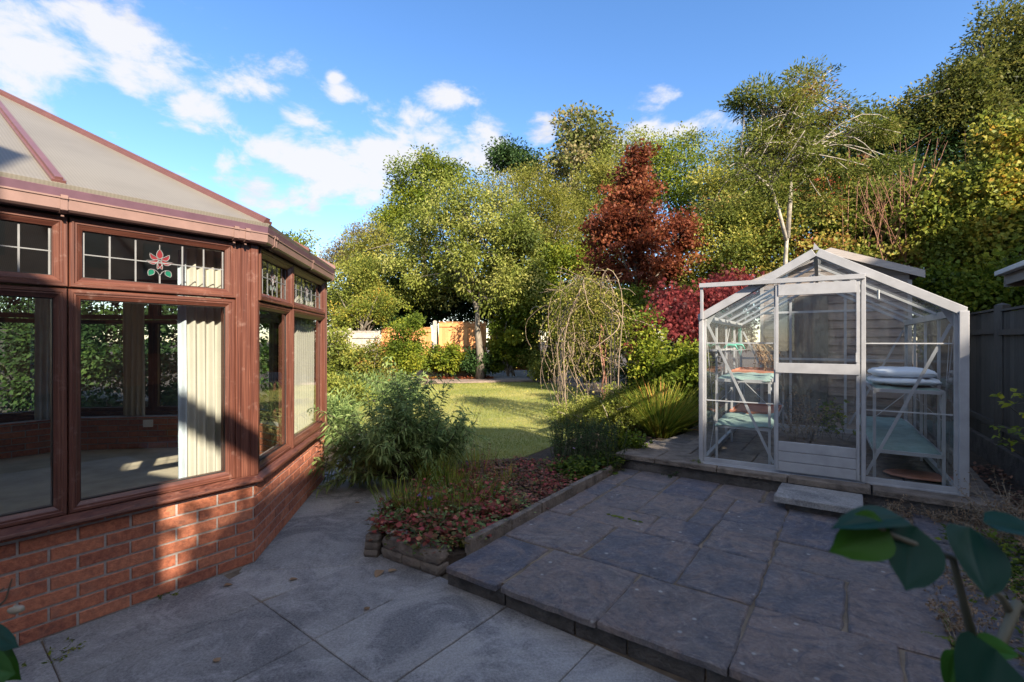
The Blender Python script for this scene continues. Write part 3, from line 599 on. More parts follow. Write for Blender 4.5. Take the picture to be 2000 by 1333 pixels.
def window(i, t0, t1, opening=False, flower=True):
    d_ = rot(ANG[i]); n_ = unit_n(d_); s = starts[i]; sash = PS if opening else PF
    rects = [(t0, t1, ZS, ZT-.004, PF), (t0, t1, ZT+.004, ZH, PS if flower else PF), (t0, t1, ZS, ZT-.004, PI), (t0, t1, ZT+.004, ZH, PI)]
    rects[0] = (t0, t1, ZS, ZT-.004, PS if opening else PF)
    w = emit_frame(rects, 'window', cons, i)
    for (z0, z1, ins) in ((ZS, ZT-.004, .052), (ZT+.004, ZH, .056)):
        m_ = MB(); a, b = t0+ins-.004, t1-ins+.004; c_ = s+d_*(a+b)/2+n_*-.02+Vector((0, 0, (z0+z1)/2))
        m_.add([s+d_*x+n_*-.0165+Vector((0, 0, z)) for x, z in ((a, z0+ins-.004), (b, z0+ins-.004), (b, z1-ins+.004), (a, z1-ins+.004))], [(0, 1, 2, 3)])
        m_.build('pane', M['glass'], w)
        m_ = MB()
        for x0, x1, y0, y1 in ((a, b, z0+ins-.002, z0+ins+.004), (a, b, z1-ins-.004, z1-ins+.002), (a, a+.006, z0+ins, z1-ins), (b-.006, b, z0+ins, z1-ins)):
            m_.box(s+d_*(x0+x1)/2+n_*-.0135+Vector((0, 0, (y0+y1)/2)), d_*(x1-x0)/2, n_*.002, Vector((0, 0, (y1-y0)/2)))
        m_.build('gasket', M['seal'], w)
    # leaded strips on the top light
    m_ = MB(); z0, z1 = ZT+.06, ZH-.056; a, b = t0+.058, t1-.058; nv = 7 if (b-a) > .55 else 7
    for k in range(nv):
        x = a+(b-a)*k/(nv-1)
        if k == 0: x += .006
        if k == nv-1: x -= .006
        if flower and k == nv//2:
            m_.bar(s+d_*x+n_*-.0135+Vector((0, 0, z0)), s+d_*x+n_*-.0135+Vector((0, 0, z0+.055)), .008, .003, n_); continue
        m_.bar(s+d_*x+n_*-.0135+Vector((0, 0, z0)), s+d_*x+n_*-.0135+Vector((0, 0, z1)), .008, .003, n_)
    zm = (z0+z1)/2+.0
    m_.bar(s+d_*a+n_*-.0133+Vector((0, 0, zm)), s+d_*b+n_*-.0133+Vector((0, 0, zm)), .003, .006)
    m_.build('lead_strips', M['lead'], w)
    if flower: motif(i, (t0+t1)/2, zm+.02, w, .95)
    return w
F1L = 3.6
for k in range(4):
    t1 = F1L-.15-k*.82+.02; window(0, t1-.815, t1, False)
window(1, .032, .775); window(1, .785, 1.93, True)
for (a, b) in ((.07, .99), (1.0, 1.93)): window(2, a, b)
for (a, b) in ((.07, .99), (1.0, 1.93)): window(3, a, b)
for k in range(4): window(4, .07+k*.86, .07+k*.86+.85)
# corner posts
for i in (1, 2, 3, 4):
    m_ = MB()
    for lay, (o1, w) in enumerate(((.014, .13), (.020, .10), (.028, .045))):
        pts = offpoly(o1); c_ = pts[i]; da, db = -rot(ANG[i-1]), rot(ANG[i]); wa = w if i == 1 else w*.55; wb = w*(.22 if i == 1 else .5)
        inn = offpoly(-.055)[i]
        poly = [c_+da*wa, c_, c_+db*wb, offpoly(-.055)[i]+db*wb, inn, offpoly(-.055)[i]+da*wa]
        poly = [(p.x, p.y) for p in poly]; m_.prism(poly, ZS-.001*lay, ZH+.004+.001*lay)
    o = m_.build('corner_post', M['upvc'], cons); grain(o, [(v[2], v[0]*1.0, v[1]*1.0) for v in m_.v])
# head, fascia, gutter, roof
OV = .10
mb = MB(); sweep(mb, None, [(.004, ZH+.001), (.004, ZH+.09), (-.08, ZH+.09), (-.08, ZH+.001)]); mb.build('fascia', M['fascia'], cons)
mb = MB(); sweep(mb, None, [(.012, 2.168), (.025, 2.152), (.085, 2.152), (.098, 2.162), (.100, 2.212), (.106, 2.214), (.106, 2.222), (.096, 2.222), (.092, 2.166), (.03, 2.16), (.022, 2.21), (.012, 2.21)])
o = mb.build('gutter', M['gutter'], cons)
def bracket(i, tt, w=.028):
    d_ = rot(ANG[i]); n_ = unit_n(d_); s = starts[i]; m_ = MB(); pr = [(.018, 2.15), (.082, 2.146), (.103, 2.158), (.105, 2.21), (.112, 2.212), (.112, 2.228), (.09, 2.228)]
    for a, b in zip(pr[:-1], pr[1:]):
        m_.bar(s+d_*tt+n_*a[0]+Vector((0, 0, a[1])), s+d_*tt+n_*b[0]+Vector((0, 0, b[1])), w, .004, n_ if abs(a[0]-b[0]) < abs(a[1]-b[1]) else (0, 0, 1))
    m_.bar(s+d_*tt+n_*.05+Vector((0, 0, 2.149)), s+d_*(tt+.0)+n_*.075+Vector((0, 0, 2.128)), .012, .004); m_.build('gutter_bracket', M['gutter'], cons)
for tt in (F1L-.09, F1L-.16, F1L-.98, F1L-1.85, F1L-2.7): bracket(0, tt)
for tt in (.09, .13, 1.12, 1.96): bracket(1, tt)
eave = offpoly(OV); zE = 2.262; TP = .509
bis = (unit_n(rot(ANG[0]))+unit_n(rot(ANG[1]))).normalized()
cen = (eave[2]+eave[3])/2  # middle of facet 3's eave
# apex: equal distance to all bay facets
Hd0 = rot(36.5)
wid = (eave[0]-eave[5]).dot(unit_n(rot(ANG[0]))); ap_d = wid/2
apex = eave[1]-bis*(ap_d/bis.dot(unit_n(rot(ANG[0])))); zA = zE+ap_d*TP
rid0 = apex-rot(ANG[0])*3.0; apex3 = apex+Vector((0, 0, zA)); rid3 = rid0+Vector((0, 0, zA))
up = Vector((0, 0, zE))
def roof_panel(pts, i):
    d_ = rot(ANG[i]); V = []; n = len(pts)
    nrm = (pts[1]-pts[0]).cross(pts[2]-pts[0]).normalized()
    if nrm.z < 0: nrm = -nrm
    for p in pts: V.append(p)
    for p in pts: V.append(p+nrm*.025)
    m_ = MB(); m_.add(V, [tuple(range(n))[::-1], tuple(range(n, 2*n))]+[(k, (k+1) % n, n+(k+1) % n, n+k) for k in range(n)])
    o = m_.build('roof_panel', M['poly'], cons); grain(o, [(Vector(v).dot(d_), 0, 0) for v in m_.v])
e = [p+up for p in eave]
# F1 split at the bars
def on_ridge(p):   # point straight up-slope from an eave point of facet 0
    k = (p-apex).dot(rot(ANG[0])); n_ = unit_n(rot(ANG[0]))
    if k <= 0: q = p-n_*ap_d; return Vector((q.x, q.y, zA))
    tot = (e[1]-apex).dot(rot(ANG[0])); f = (tot-k)/tot; q = e[1].lerp(apex3, f); return q
bars0 = []
d0 = rot(ANG[0]); cur = e[1]
xs = [0, 1.04, 1.86, 2.7, 3.55]
for a, b in zip(xs[:-1], xs[1:]):
    pa, pb = e[1]-d0*a, e[1]-d0*b; qa, qb = on_ridge(pa), on_ridge(pb)
    ka, kb_ = (pa-apex).dot(d0), (pb-apex).dot(d0)
    if a == 0: poly = [pb, pa, qb] if kb_ > 0 else [pb, pa, apex3, qb]
    else: poly = [pb, pa, qa, apex3, qb] if ka > 1e-3 and kb_ < -1e-3 else [pb, pa, qa, qb]
    roof_panel(poly, 0); bars0.append((pb, qb))
for i in (1, 2, 3): roof_panel([e[i], e[i+1], apex3], i)
roof_panel([e[4], e[5], rid3, apex3], 4)
mb = MB()
def capbar(p, q, w=.055, h=.05):
    nrm = Vector((0, 0, 1)); off = Vector((0, 0, .028))
    m_ = MB(); m_.bar(p+off, q+off, w, h*.5); m_.bar(p+off+Vector((0, 0, h*.35)), q+off+Vector((0, 0, h*.35)), w*.55, h*.4); m_.build('glazing_bar', M['bar'], cons)
for (p, q) in bars0: capbar(p, q)
for i in (1, 2, 3, 4): capbar(e[i], apex3, .07, .06)
for i in (1, 2, 3): capbar((e[i]+e[i+1])/2, apex3.lerp((e[i]+e[i+1])/2, .02))
capbar(apex3, rid3, .12, .08)
mb = MB(); sweep(mb, None, [(.02, 2.225), (.098, 2.222), (.104, 2.262), (.06, 2.302), (.02, 2.30)]); mb.build('eaves_beam', simple('eaves_beam_paint', (.10, .055, .075), .35), cons)
mb = MB(); w0, w1 = starts[0]-Hd0*.02, starts[5]-Hd0*.02
mb.hexa([w0, w1, w1-Hd0*.1, w0-Hd0*.1]+[p_+Vector((0, 0, 2.2)) for p_ in (w0, w1, w1-Hd0*.1, w0-Hd0*.1)]); mw = (w0+w1)/2
mb.add([w0+Vector((0, 0, 2.2)), w1+Vector((0, 0, 2.2)), mw+Vector((0, 0, zA-.05)), w0-Hd0*.1+Vector((0, 0, 2.2)), w1-Hd0*.1+Vector((0, 0, 2.2)), mw-Hd0*.1+Vector((0, 0, zA-.05))], [(0, 1, 2), (5, 4, 3), (0, 3, 4, 1), (1, 4, 5, 2), (2, 5, 3, 0)]); mb.build('end_wall', M['cream'], cons)
# ------------------------------------------------------------------ unseen house-like blocks behind the viewer, added and shaped to throw the shade
Hd = rot(36.5); He = Vector((Hd.y, -Hd.x, 0))     # He runs along the house wall
U_ = Vector((math.cos(R(SUN_AZ)), math.sin(R(SUN_AZ)), 0)); SH = Vector((math.sin(R(SUN_AZ)), -math.cos(R(SUN_AZ)), 0))
def uv_of(p): p = Vector(p); return p.dot(U_), p.z*math.cos(R(SUN_EL))-p.dot(SH)*math.sin(R(SUN_EL))
def caster(u, v, Dn): # world point at horizontal distance Dn up-sun that shades (u, v)
    return U_*u+SH*Dn+Vector((0, 0, (v+Dn*math.sin(R(SUN_EL)))/math.cos(R(SUN_EL))))
def shade_block(name, label, prof, Dn, depth, matw, matr, cat='house'):
    """unseen shadow caster, dressed as a house, whose outline against the sun is prof [(u, v)...] left to right; walls go down to the ground"""
    root = empty(name, caster(sum(p[0] for p in prof)/len(prof), 0, Dn)*1, label, cat); root.location.z = 0
    top = [caster(u, v, Dn) for u, v in prof]; n = len(top); dv = SH*depth
    m_ = MB(); V = [Vector((p.x, p.y, -.1)) for p in top]+top; k = 2*n; V += [p+dv for p in V[:k]]
    F = []
    for i in range(n-1): F += [(i, i+1, n+i+1, n+i), (k+i+1, k+i, k+n+i, k+n+i+1)]
    F += [(0, n, k+n, k), (n-1, k+n-1, k+2*n-1, 2*n-1)]
    m_.add(V, F); m_.build('wall', matw, root)
    m_ = MB()
    for i in range(n-1):
        a, b = top[i], top[i+1]
        if abs((b-a).z) > 3*(b-a).xy.length: continue
        o = SH*-.15; m_.hexa([a+o, b+o, b+dv, a+dv]+[q+Vector((0, 0, .12)) for q in (a+o, b+o, b+dv, a+dv)])
    m_.build('roof', matr, root)
    m_ = MB()
    for i in range(n-1):
        a, b = top[i], top[i+1]
        if (b-a).length > 1.3:
            c_ = (a+b)/2
            for z in (1.6, 4.4): m_.box(Vector((c_.x, c_.y, z))-SH*.02, U_*.5, SH*.04, Vector((0, 0, .55)))
    if m_.v: m_.build('window', M['seal'], root)
    return root
hs = shade_block('brick_shade_block', 'unseen house-like brick block behind the viewer, its outline shaped to cast the shade', [(-9, 4.0), (-4.2, 5.4), (-.89, 3.75), (-.88, 2.95), (-.29, 2.45)], 3.4, 7, M['brick'], M['rooft'])
m_ = MB()
for (a, b) in (((-.90, 3.13), (.30, 2.36)),):
    p, q = caster(*a, 3.4), caster(*b, 3.4); o = SH*-.12; dv = SH*.12; m_.hexa([p+o, q+o, q+dv, p+dv]+[x+Vector((0, 0, .1)) for x in (p+o, q+o, q+dv, p+dv)])
m_.build('shade_eaves', M['rooft'], hs)  # unseen strip added for the slanting edge of the shade
shade_block('pale_shade_block', 'unseen house-like pale block added behind the viewer, its outline shaped to cast the shade', [(-.45, 1.45), (.22, 2.05), (1.60, 3.28), (3.2, 3.42), (4.05, 3.08), (4.16, 1.97), (4.93, 1.78)], 10, 5, M['cream'], M['rooft'])
shade_block('tall_shade_block', 'unseen tall brick block added at the right behind the viewer to cast shade', [(4.96, 1.8), (5.6, 2.4), (7.2, 3.6), (7.9, 3.65), (10.1, 4.2), (12.5, 5.0), (16, 4.2)], 10.5, 6, M['brick'], M['rooft'])

# ------------------------------------------------------------------ greenhouse
E = Vector((.8434, -.5373, 0)); D = Vector((.5373, .8434, 0))      # the greenhouse stands very slightly turned on its base
GL = Vector((1.937, 4.86, .30)); GW, GD, GE, GR_ = 1.89, 2.65, 1.436, 1.965
gh = empty('greenhouse', GL+E*GW/2+D*GD/2, 'aluminium framed glass greenhouse with a sliding door on a concrete base', 'greenhouse')
def G(a, b, h): return GL+E*a+D*b+Vector((0, 0, h))
def roofh(a): return GR_-(abs(a-GW/2)/(GW/2))*(GR_-GE)
pl = MB(); pl.prism([(p.x, p.y) for p in (de(4.97, -2.06), de(4.97, .95), de(7.9, .95), de(7.9, -1.7), de(5.75, -2.02))], .105, .236)
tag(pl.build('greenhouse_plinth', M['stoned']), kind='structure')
mb = MB(); rj = random.Random(3)
e0 = -2.10
while e0 < .98:
    L = rj.choice([.44, .6, .6]); L = min(L, 1.0-e0)
    slab_poly(mb, [de(4.935, e0+.004), de(4.935, e0+L-.004), de(5.36, e0+L-.004), de(5.36, e0+.004)], .238, .285+rj.uniform(-.003, .003), rj.random(), .004, .007, rj); e0 += L
for r_ in range(5):
    e0 = -2.02 if r_ == 0 else -1.6
    while e0 < .9:
        L = .6; L = min(L, .95-e0); slab_poly(mb, [de(5.37+.5*r_, e0+.004), de(5.37+.5*r_, e0+L-.004), de(5.86+.5*r_, e0+L-.004), de(5.86+.5*r_, e0+.004)], .238, .283+rj.uniform(-.003, .003), rj.random(), .004, .007, rj); e0 += L
tag(mb.build('greenhouse_paving', M['stone']), kind='structure')
# step block
mb = MB(); slab_poly(mb, [de(4.47, -.515), de(4.47, .08), de(4.93, .08), de(4.93, -.515)], .185, .235, .4, .004, .006)
sb = mb.build('concrete_step', M['conc'], origin=tuple(de(4.7, -.2, .13))); tag(sb, 'loose grey concrete slab forming a step in front of the greenhouse door', 'step')
mb = MB(); mb.hexa([de(4.52, -.44, .128), de(4.52, .0, .128), de(4.9, .0, .128), de(4.9, -.44, .128), de(4.52, -.44, .184), de(4.52, .0, .184), de(4.9, .0, .184), de(4.9, -.44, .184)]); mb.build('support_block', M['stoned'], sb)
A = M['alu']; fr = MB()
n1 = Vector((0, 0, 1))
w = .03
for b in (0, GD):       # gables
    o = -.012 if b == 0 else .012
    fr.bar(G(-.02, b, .015), G(GW+.02, b, .015), .035, .04)
    fr.bar(G(-.02, b+o, -.012), G(GW+.02, b+o, -.012), .06, .016)
    fr.bar(G(0, b, 0), G(0, b, GE), .028, .028, E); fr.bar(G(GW, b, 0), G(GW, b, GE), .028, .028, E)
    for sg in (0, 1):
        pa, pb = G(0 if sg == 0 else GW, b, GE), G(GW/2, b, GR_)
        fr.bar(pa, pb, .03, .035, D)
for a in (0, GW):
    fr.bar(G(a, 0, .02), G(a, GD, .02), .04, .045); fr.bar(G(a, 0, GE-.01), G(a, GD, GE-.01), .035, .06)
    for k in range(1, 4): fr.bar(G(a, GD*k/4, .02), G(a, GD*k/4, GE), .016, .022, E)
    for k in range(0, 4, 3):
        fr.bar(G(a, GD*k/4+.03, GE-.04), G(a, GD*(k+1)/4-.02, .06), .016, .003, E)
fr.bar(G(GW/2, 0, GR_), G(GW/2, GD, GR_), .035, .05)
for sg in (0, 1):
    for k in range(1, 4): fr.bar(G(0 if sg == 0 else GW, GD*k/4, GE), G(GW/2, GD*k/4, GR_), .016, .022)
# front bars
for a in (.625, 1.285):
    fr.bar(G(a, 0, 0), G(a, 0, roofh(a)), .020, .024, E)
# back wall bars and rail
for a in (GW/3, 2*GW/3): fr.bar(G(a, GD, 0), G(a, GD, roofh(a)), .025, .03, E)
fr.bar(G(0, GD, .95), G(GW, GD, .95), .02, .03)
fr.bar(G(.28, GD, 1.60), G(GW-.28, GD, 1.60), .02, .03)
# braces
for (p, q) in ((G(.03, .012, GE-.08), G(.61, .012, .05)), (G(GW-.03, .012, GE-.10), G(1.31, .012, .05)), (G(.03, GD-.02, GE-.1), G(.6, GD-.02, .1)), (G(GW-.03, GD-.02, GE-.1), G(1.3, GD-.02, .1))):
    fr.bar(p, q, .003, .024, (q-p).cross(D))
fr.bar(G(.03, .06, .05), G(.12, .75, GE-.1), .02, .003, E)
fr.bar(G(GW-.02, .45, .04), G(GW-.02, .12, GE-.2), .02, .003, E)
# corner gussets
for a, s_ in ((0, 1), (GW, -1)):
    fr.add([G(a, .02, GE-.15), G(a+s_*.11, .02, GE+.055), G(a, .02, GE), G(a, .024, GE-.15), G(a+s_*.11, .024, GE+.055), G(a, .024, GE)], [(0, 1, 2), (5, 4, 3), (0, 3, 4, 1), (1, 4, 5, 2)])
fr.build('frame', A, gh, bevel=.002)
# white cover trims on the gable and corners
tr_ = MB()
for sg in (0, 1):
    a = -.045 if sg == 0 else GW+.045; s_ = 1 if sg == 0 else -1
    pa, pb = G(a, -.03, GE-.005), G(GW/2+(-.012 if sg == 0 else .012), -.03, GR_+.028)
    tr_.bar(pa, pb, .055, .022, D) if 0 else tr_.bar(pa, pb, .024, .072, (pb-pa).cross(D))
tr_.build('gable_trim', A, gh, bevel=.003)
cp = MB(); cp.box(G(-.028, -.02, GE/2-.015), E*.020, D*.026, Vector((0, 0, GE/2+.015))); cp.build('corner_post', A, gh, bevel=.004)
cp = MB(); cp  .box(G(GW+.040, -.02, GE/2-.015), E*.030, D*.03, Vector((0, 0, GE/2+.015))); cp.build('corner_post', A, gh, bevel=.004)
for a, s_ in ((0, -1), (GW, 1)):
    m_ = MB(); m_.bar(G(a+s_*.04, .0, GE+.005), G(a+s_*.04, GD, GE+.005), .055, .05); m_.build('gutter', A, gh, bevel=.004)
m_ = MB(); m_.add([G(GW/2-.02, -.04, GR_+.05), G(GW/2+.035, -.04, GR_+.05), G(GW/2-.012, -.04, GR_+.115), G(GW/2-.02, -.03, GR_+.05), G(GW/2+.035, -.03, GR_+.05), G(GW/2-.012, -.03, GR_+.115)], [(0, 1, 2), (5, 4, 3), (0, 3, 4, 1), (1, 4, 5, 2), (2, 5, 3, 0)]); m_.build('ridge_cap_end', A, gh)
# glass
def pane(ps, name='glass_pane', par=None):
    m_ = MB(); m_.add(ps, [tuple(range(len(ps)))]); m_.build(name, M['gglass'], par or gh)
for a in (0, GW):
    for k in range(4):
        for z0, z1 in ((.04, .62), (.62, GE-.03)): pane([G(a, GD*k/4, z0), G(a, GD*(k+1)/4, z0), G(a, GD*(k+1)/4, z1), G(a, GD*k/4, z1)])
for sg in (0, 1):
    for k in range(4):
        a = 0 if sg == 0 else GW
        for f0, f1 in ((0, .5), (.5, 1)):
            def q(f, b): return G(a, b, GE+.012).lerp(G(GW/2, b, GR_+.012), f)
            pane([q(f0, GD*k/4), q(f0, GD*(k+1)/4), q(f1, GD*(k+1)/4), q(f1, GD*k/4)], 'roof_pane')
for b in (.0, GD):
    for a0, a1 in ((0, .625), (1.285, GW)) if b == 0 else ((0, GW/3), (GW/3, 2*GW/3), (2*GW/3, GW)):
        for z0, z1 in ((.04, .61), (.61, 1.18), (1.18, GE)):
            pane([G(a0, b, z0), G(a1, b, z0), G(a1, b, z1), G(a0, b, z1)])
        xs_ = [a0]+([GW/2] if a0 < GW/2 < a1 else [])+[a1]
        pane([G(a0, b, GE), G(a1, b, GE)]+[G(x, b, roofh(x)-.01) for x in xs_[::-1] if roofh(x)-GE > .005])
pane([G(.625, 0, 1.76), G(1.285, 0, 1.76), G(1.285, 0, roofh(1.285)), G(GW/2, 0, GR_-.01), G(.625, 0, roofh(.625))])
m_ = MB()      # clip strips where the panes lap
for a0, a1 in ((.02, .61), (1.30, GW-.02)):
    for z in (.61, 1.18): m_.bar(G(a0, -.004, z), G(a1, -.004, z), .004, .010)
m_.build('glass_clip', M['alud'], gh)
# hanging hooks of the roof vent
m_ = MB(); m_.bar(G(.30, 1.0, 1.63), G(.52, 1.0, 1.72), .05, .03); m_.bar(G(.9, .5, 1.86), G(.95, .5, 1.72), .012, .004); m_.bar(G(1.42, .3, 1.66), G(1.42, .3, 1.58), .02, .01); m_.build('vent_stay', A, gh)
# sliding door with its top rail
m_ = MB(); m_.bar(G(-.035, -.075, 1.75), G(1.30, -.075, 1.75), .045, .042); m_.bar(G(-.015, -.065, GE-.02), G(-.015, -.065, 1.74), .03, .026, E); m_.bar(G(1.29, -.06, .0), G(1.29, -.06, 1.74), .026, .03, E)
m_.bar(G(0, -.06, -.02), G(1.30, -.06, -.02), .03, .02); m_.build('door_rail', A, gh, bevel=.002)
dr_ = MB(); a0, a1 = .63, 1.262; o = -.07
for a in (a0+.012, a1-.012): dr_.bar(G(a, o, .01), G(a, o, 1.72), .022, .024, E)
dr_.box(G((a0+a1)/2, o-.006, 1.665), E*(a1-a0-.06)/2*1.02, D*.012, Vector((0, 0, .05))); dr_.box(G((a0+a1)/2, o-.006, .955), E*(a1-a0)/2, D*.013, Vector((0, 0, .045)))
door = dr_.build('door', A, gh, bevel=.002)
kp = MB()
for k in range(3): kp.box(G((a0+a1)/2, o-.004, .055+.092*k), E*(a1-a0-.05)/2, D*.010, Vector((0, 0, .0435)))
kp.build('kick_panel', A, door, bevel=.003)
for z0, z1 in ((.33, .91), (1.0, 1.62)): pane([G(a0+.02, o, z0), G(a1-.02, o, z0), G(a1-.02, o, z1), G(a0+.02, o, z1)], 'door_pane', door)
m_ = MB(); m_.bar(G(a1-.02, o-.02, 1.02), G(a1-.02, o-.02, 1.10), .012, .015, E); m_.build('handle', M['alud'], door)

# staging inside
def staging(name, label, a0, a1, b0, b1, h1, h2, legs):
    root = empty(name, G((a0+a1)/2, (b0+b1)/2, -.015), label, 'shelving')
    for b in legs:
        for a in (a0, a1):
            m_ = MB(); m_.bar(G(a, b, -.012), G(a, b, h2), .022, .022, E); m_.build('leg', A, root)
    for h, nm in ((h1, 'lower_rail'), (h2, 'upper_rail')):
        m_ = MB()
        for a in (a0, a1): m_.bar(G(a, b0, h), G(a, b1, h), .022, .03)
        for b in (b0, b1): m_.bar(G(a0, b, h), G(a1, b, h), .022, .03)
        k = b0+.3
        while k < b1: m_.bar(G(a0, k, h), G(a1, k, h), .02, .02); k += .3
        m_.build(nm, A, root)
    m_ = MB()
    for s_, a in ((1, a0), (-1, a1)):
        m_.bar(G(a, b0-.003, h2-.24), G(a+s_*.22, b0-.003, h2-.01), .004, .02, D)
    for b in legs: m_.bar(G(a1, b, h2-.22), G(a1, b+(.2 if b < b1-.3 else -.2), h2-.01), .004, .02, E)
    m_.build('brace', A, root); return root
staging('staging_bench', 'two tier aluminium staging bench along the left side of the greenhouse', .08, .56, .20, 2.3, .33, .80, (.20, 1.2, 2.3))
staging('staging_bench', 'two tier aluminium staging bench on the right of the greenhouse holding a white sack', 1.38, 1.84, .15, 2.3, .24, .77, (.15, 1.2, 2.3))
def wavy(name, label, cat, a0, a1, b0, b1, h, mat, amp=.012, seed=0, group=None, drop=.03):
    r_ = random.Random(seed); nx, ny = 14, 18; V = []; F = []
    ph = [r_.uniform(0, 6) for _ in range(4)]
    for i in range(nx+1):
        for j in range(ny+1):
            fa, fb = i/nx, j/ny; z = h+amp*(math.sin(fa*7+ph[0])*.4+math.sin(fb*12+ph[1]+fa*3)*.6)+amp*.4*math.sin(fa*19+fb*23+ph[2])
            if i in (0, nx) or j == 0: z -= drop
            V.append(G(a0+(a1-a0)*fa+.006*math.sin(fb*14+ph[3]), b0+(b1-b0)*fb+.014*math.sin(fa*11+ph[2]), z))
    V2 = [v-Vector((0, 0, .004)) for v in V]; N_ = len(V)
    for i in range(nx):
        for j in range(ny):
            q = (i*(ny+1)+j, (i+1)*(ny+1)+j, (i+1)*(ny+1)+j+1, i*(ny+1)+j+1); F.append(q); F.append(tuple(x+N_ for x in q)[::-1])
    m_ = MB(); m_.add(V+V2, F); return tag(m_.build(name, mat, smooth=True), label, cat, group)
wavy('capillary_mat', 'green matting draped over the lower left shelf at its near end', 'mat', .06, .58, .17, 1.0, .375, M['mat_green'], .016, 1)
wavy('capillary_mat', 'green matting on the upper left shelf', 'mat', .07, .57, .19, 1.0, .835, M['mat_green'], .012, 2)
wavy('capillary_mat', 'long green mat on the lower right shelf of the greenhouse', 'mat', 1.37, 1.84, .16, 2.25, .28, M['mat_green'], .007, 3)
wavy('capillary_mat', 'green mat under the white sack on the upper right shelf', 'mat', 1.38, 1.84, .16, 1.6, .80, M['mat_green'], .006, 4)
def tray(label, a0, a1, b0, b1, h):
    m_ = MB(); m_.hexa([G(a0, b0, h), G(a1, b0, h), G(a1, b1, h), G(a0, b1, h), G(a0, b0, h+.012), G(a1, b0, h+.012), G(a1, b1, h+.012), G(a0, b1, h+.012)])
    for p, q in ((G(a0, b0, h+.02), G(a1, b0, h+.02)), (G(a0, b1, h+.02), G(a1, b1, h+.02)), (G(a0, b0, h+.02), G(a0, b1, h+.02)), (G(a1, b0, h+.02), G(a1, b1, h+.02))): m_.bar(p, q, .012, .03)
    tag(m_.build('seed_tray', M['tray']), label, 'tray', 'terracotta trays in the greenhouse')
tray('shallow terracotta tray at the back of the lower left shelf', .08, .56, 1.05, 1.9, .35)
tray('shallow terracotta tray on the upper left shelf behind the green matting', .09, .55, 1.05, 1.9, .82)
m_ = MB(); rock(m_, G(1.72, .42, .008), .26, .17, .018, E, 5, .5, .03, .8); tag(m_.build('round_tray', M['tray'], smooth=True), 'old round brown tray lying on the greenhouse floor under the right shelf', 'tray')
# white sack
def sack(label, c, rx, ry, rz, seed, ax):
    r_ = random.Random(seed); n, m = 28, 12; V = []; ax = Vector(ax).normalized(); ay = Vector((-ax.y, ax.x, 0))
    for i in range(m+1):
        th = -math.pi/2+math.pi*i/m
        for j in range(n):
            ph = 2*math.pi*j/n; cx = math.copysign(abs(math.cos(ph))**.45, math.cos(ph)); sy = math.copysign(abs(math.sin(ph))**.45, math.sin(ph)); ct = math.cos(th)**.6 if math.cos(th) > 0 else 0
            k = 1+.03*math.sin(5*ph+i)+.02*math.sin(11*ph)
            z = math.copysign(abs(math.sin(th))**.8, math.sin(th))*rz*(1-.25*abs(cx*ct)**3)+.006*math.sin(9*ph+3*i)
            V.append(Vector(c)+ax*rx*cx*ct*k+ay*ry*sy*ct*k+Vector((0, 0, z)))
    F = [(i*n+j, i*n+(j+1) % n, (i+1)*n+(j+1) % n, (i+1)*n+j) for i in range(m) for j in range(n)]
    m_ = MB(); m_.add(V, F); return tag(m_.build('compost_sack', M['bag'], smooth=True), label, 'sack')
sack('torn white plastic sack lying flat on the upper right shelf, lower of the two', G(1.61, .46, .845), .25, .27, .035, 1, E)
sk = sack('plump white plastic sack on top of the flatter one on the right shelf', G(1.60, .48, .915), .235, .25, .045, 2, E)
m_ = MB(); rock(m_, G(1.52, .42, .948), .05, .022, .010, E, 8, .5, .15, 1); m_.build('torn_opening', M['soil'], sk, smooth=True)
# small teal clips and green twine
for k, b in enumerate((.75, 1.35)):
    m_ = MB(); m_.tube([G(.06, b, 1.12), G(.10, b+.03, 1.16), G(.17, b+.06, 1.15), G(.20, b+.05, 1.10)], [.010, .018, .016, .006], 8); tag(m_.build('hand_tool', M['bluegreen'], smooth=True), ('teal handled tool hanging on the left greenhouse rail, nearer of two' if k == 0 else 'teal handled tool hanging on the left greenhouse rail, further of two'), 'tool')
m_ = MB(); m_.tube([G(.0+.03, 2.2, 1.42), G(.03, 2.2, 1.05), G(.045, 2.2, 1.0), G(.06, 2.2, 1.05), G(.05, 2.2, 1.42)], .004, 5); tag(m_.build('twine', M['bluegreen']), 'loop of green twine hanging in the back left corner of the greenhouse', 'twine')
m_ = MB(); m_.bar(G(.03, .25, 1.1), G(.03, 1.9, 1.1), .06, .015)
for k in range(4): m_.bar(G(.03, .4+.45*k, 1.09), G(.2, .4+.45*k, 1.09), .01, .006)
tag(m_.build('wall_shelf', A), 'narrow aluminium shelf high on the left wall of the greenhouse', 'shelf')

# ------------------------------------------------------------------ shed behind the greenhouse
SB = GD+.55; sh = empty('garden_shed', G(1.35, SB+1, -.1), 'weathered wooden shed with a felt gable roof standing behind the greenhouse', 'shed')
sa0, sa1, sh_e, sh_r = .23, 1.985, 2.13, 2.47; sm = (sa0+sa1)/2
m_ = MB(); rj = random.Random(6)
def sroof(a): return sh_r-abs(a-sm)/((sa1-sa0)/2)*(sh_r-sh_e)
z = -.18
while z < sh_r-.02:
    z1 = min(z+.118, sh_r); 
    def lim(zz):
        if zz <= sh_e: return sa0, sa1
        f = (sh_r-zz)/(sh_r-sh_e)*(sa1-sa0)/2; return sm-f, sm+f
    l0, r0 = lim(z+.01); l1, r1 = lim(z1)
    m_.hexa([G(l0, SB-.022, z), G(r0, SB-.022, z), G(r0, SB+.01, z), G(l0, SB+.01, z), G(l1, SB-.006, z1), G(r1, SB-.006, z1), G(r1, SB+.01, z1), G(l1, SB+.01, z1)], rj.random()); z = z1+.002
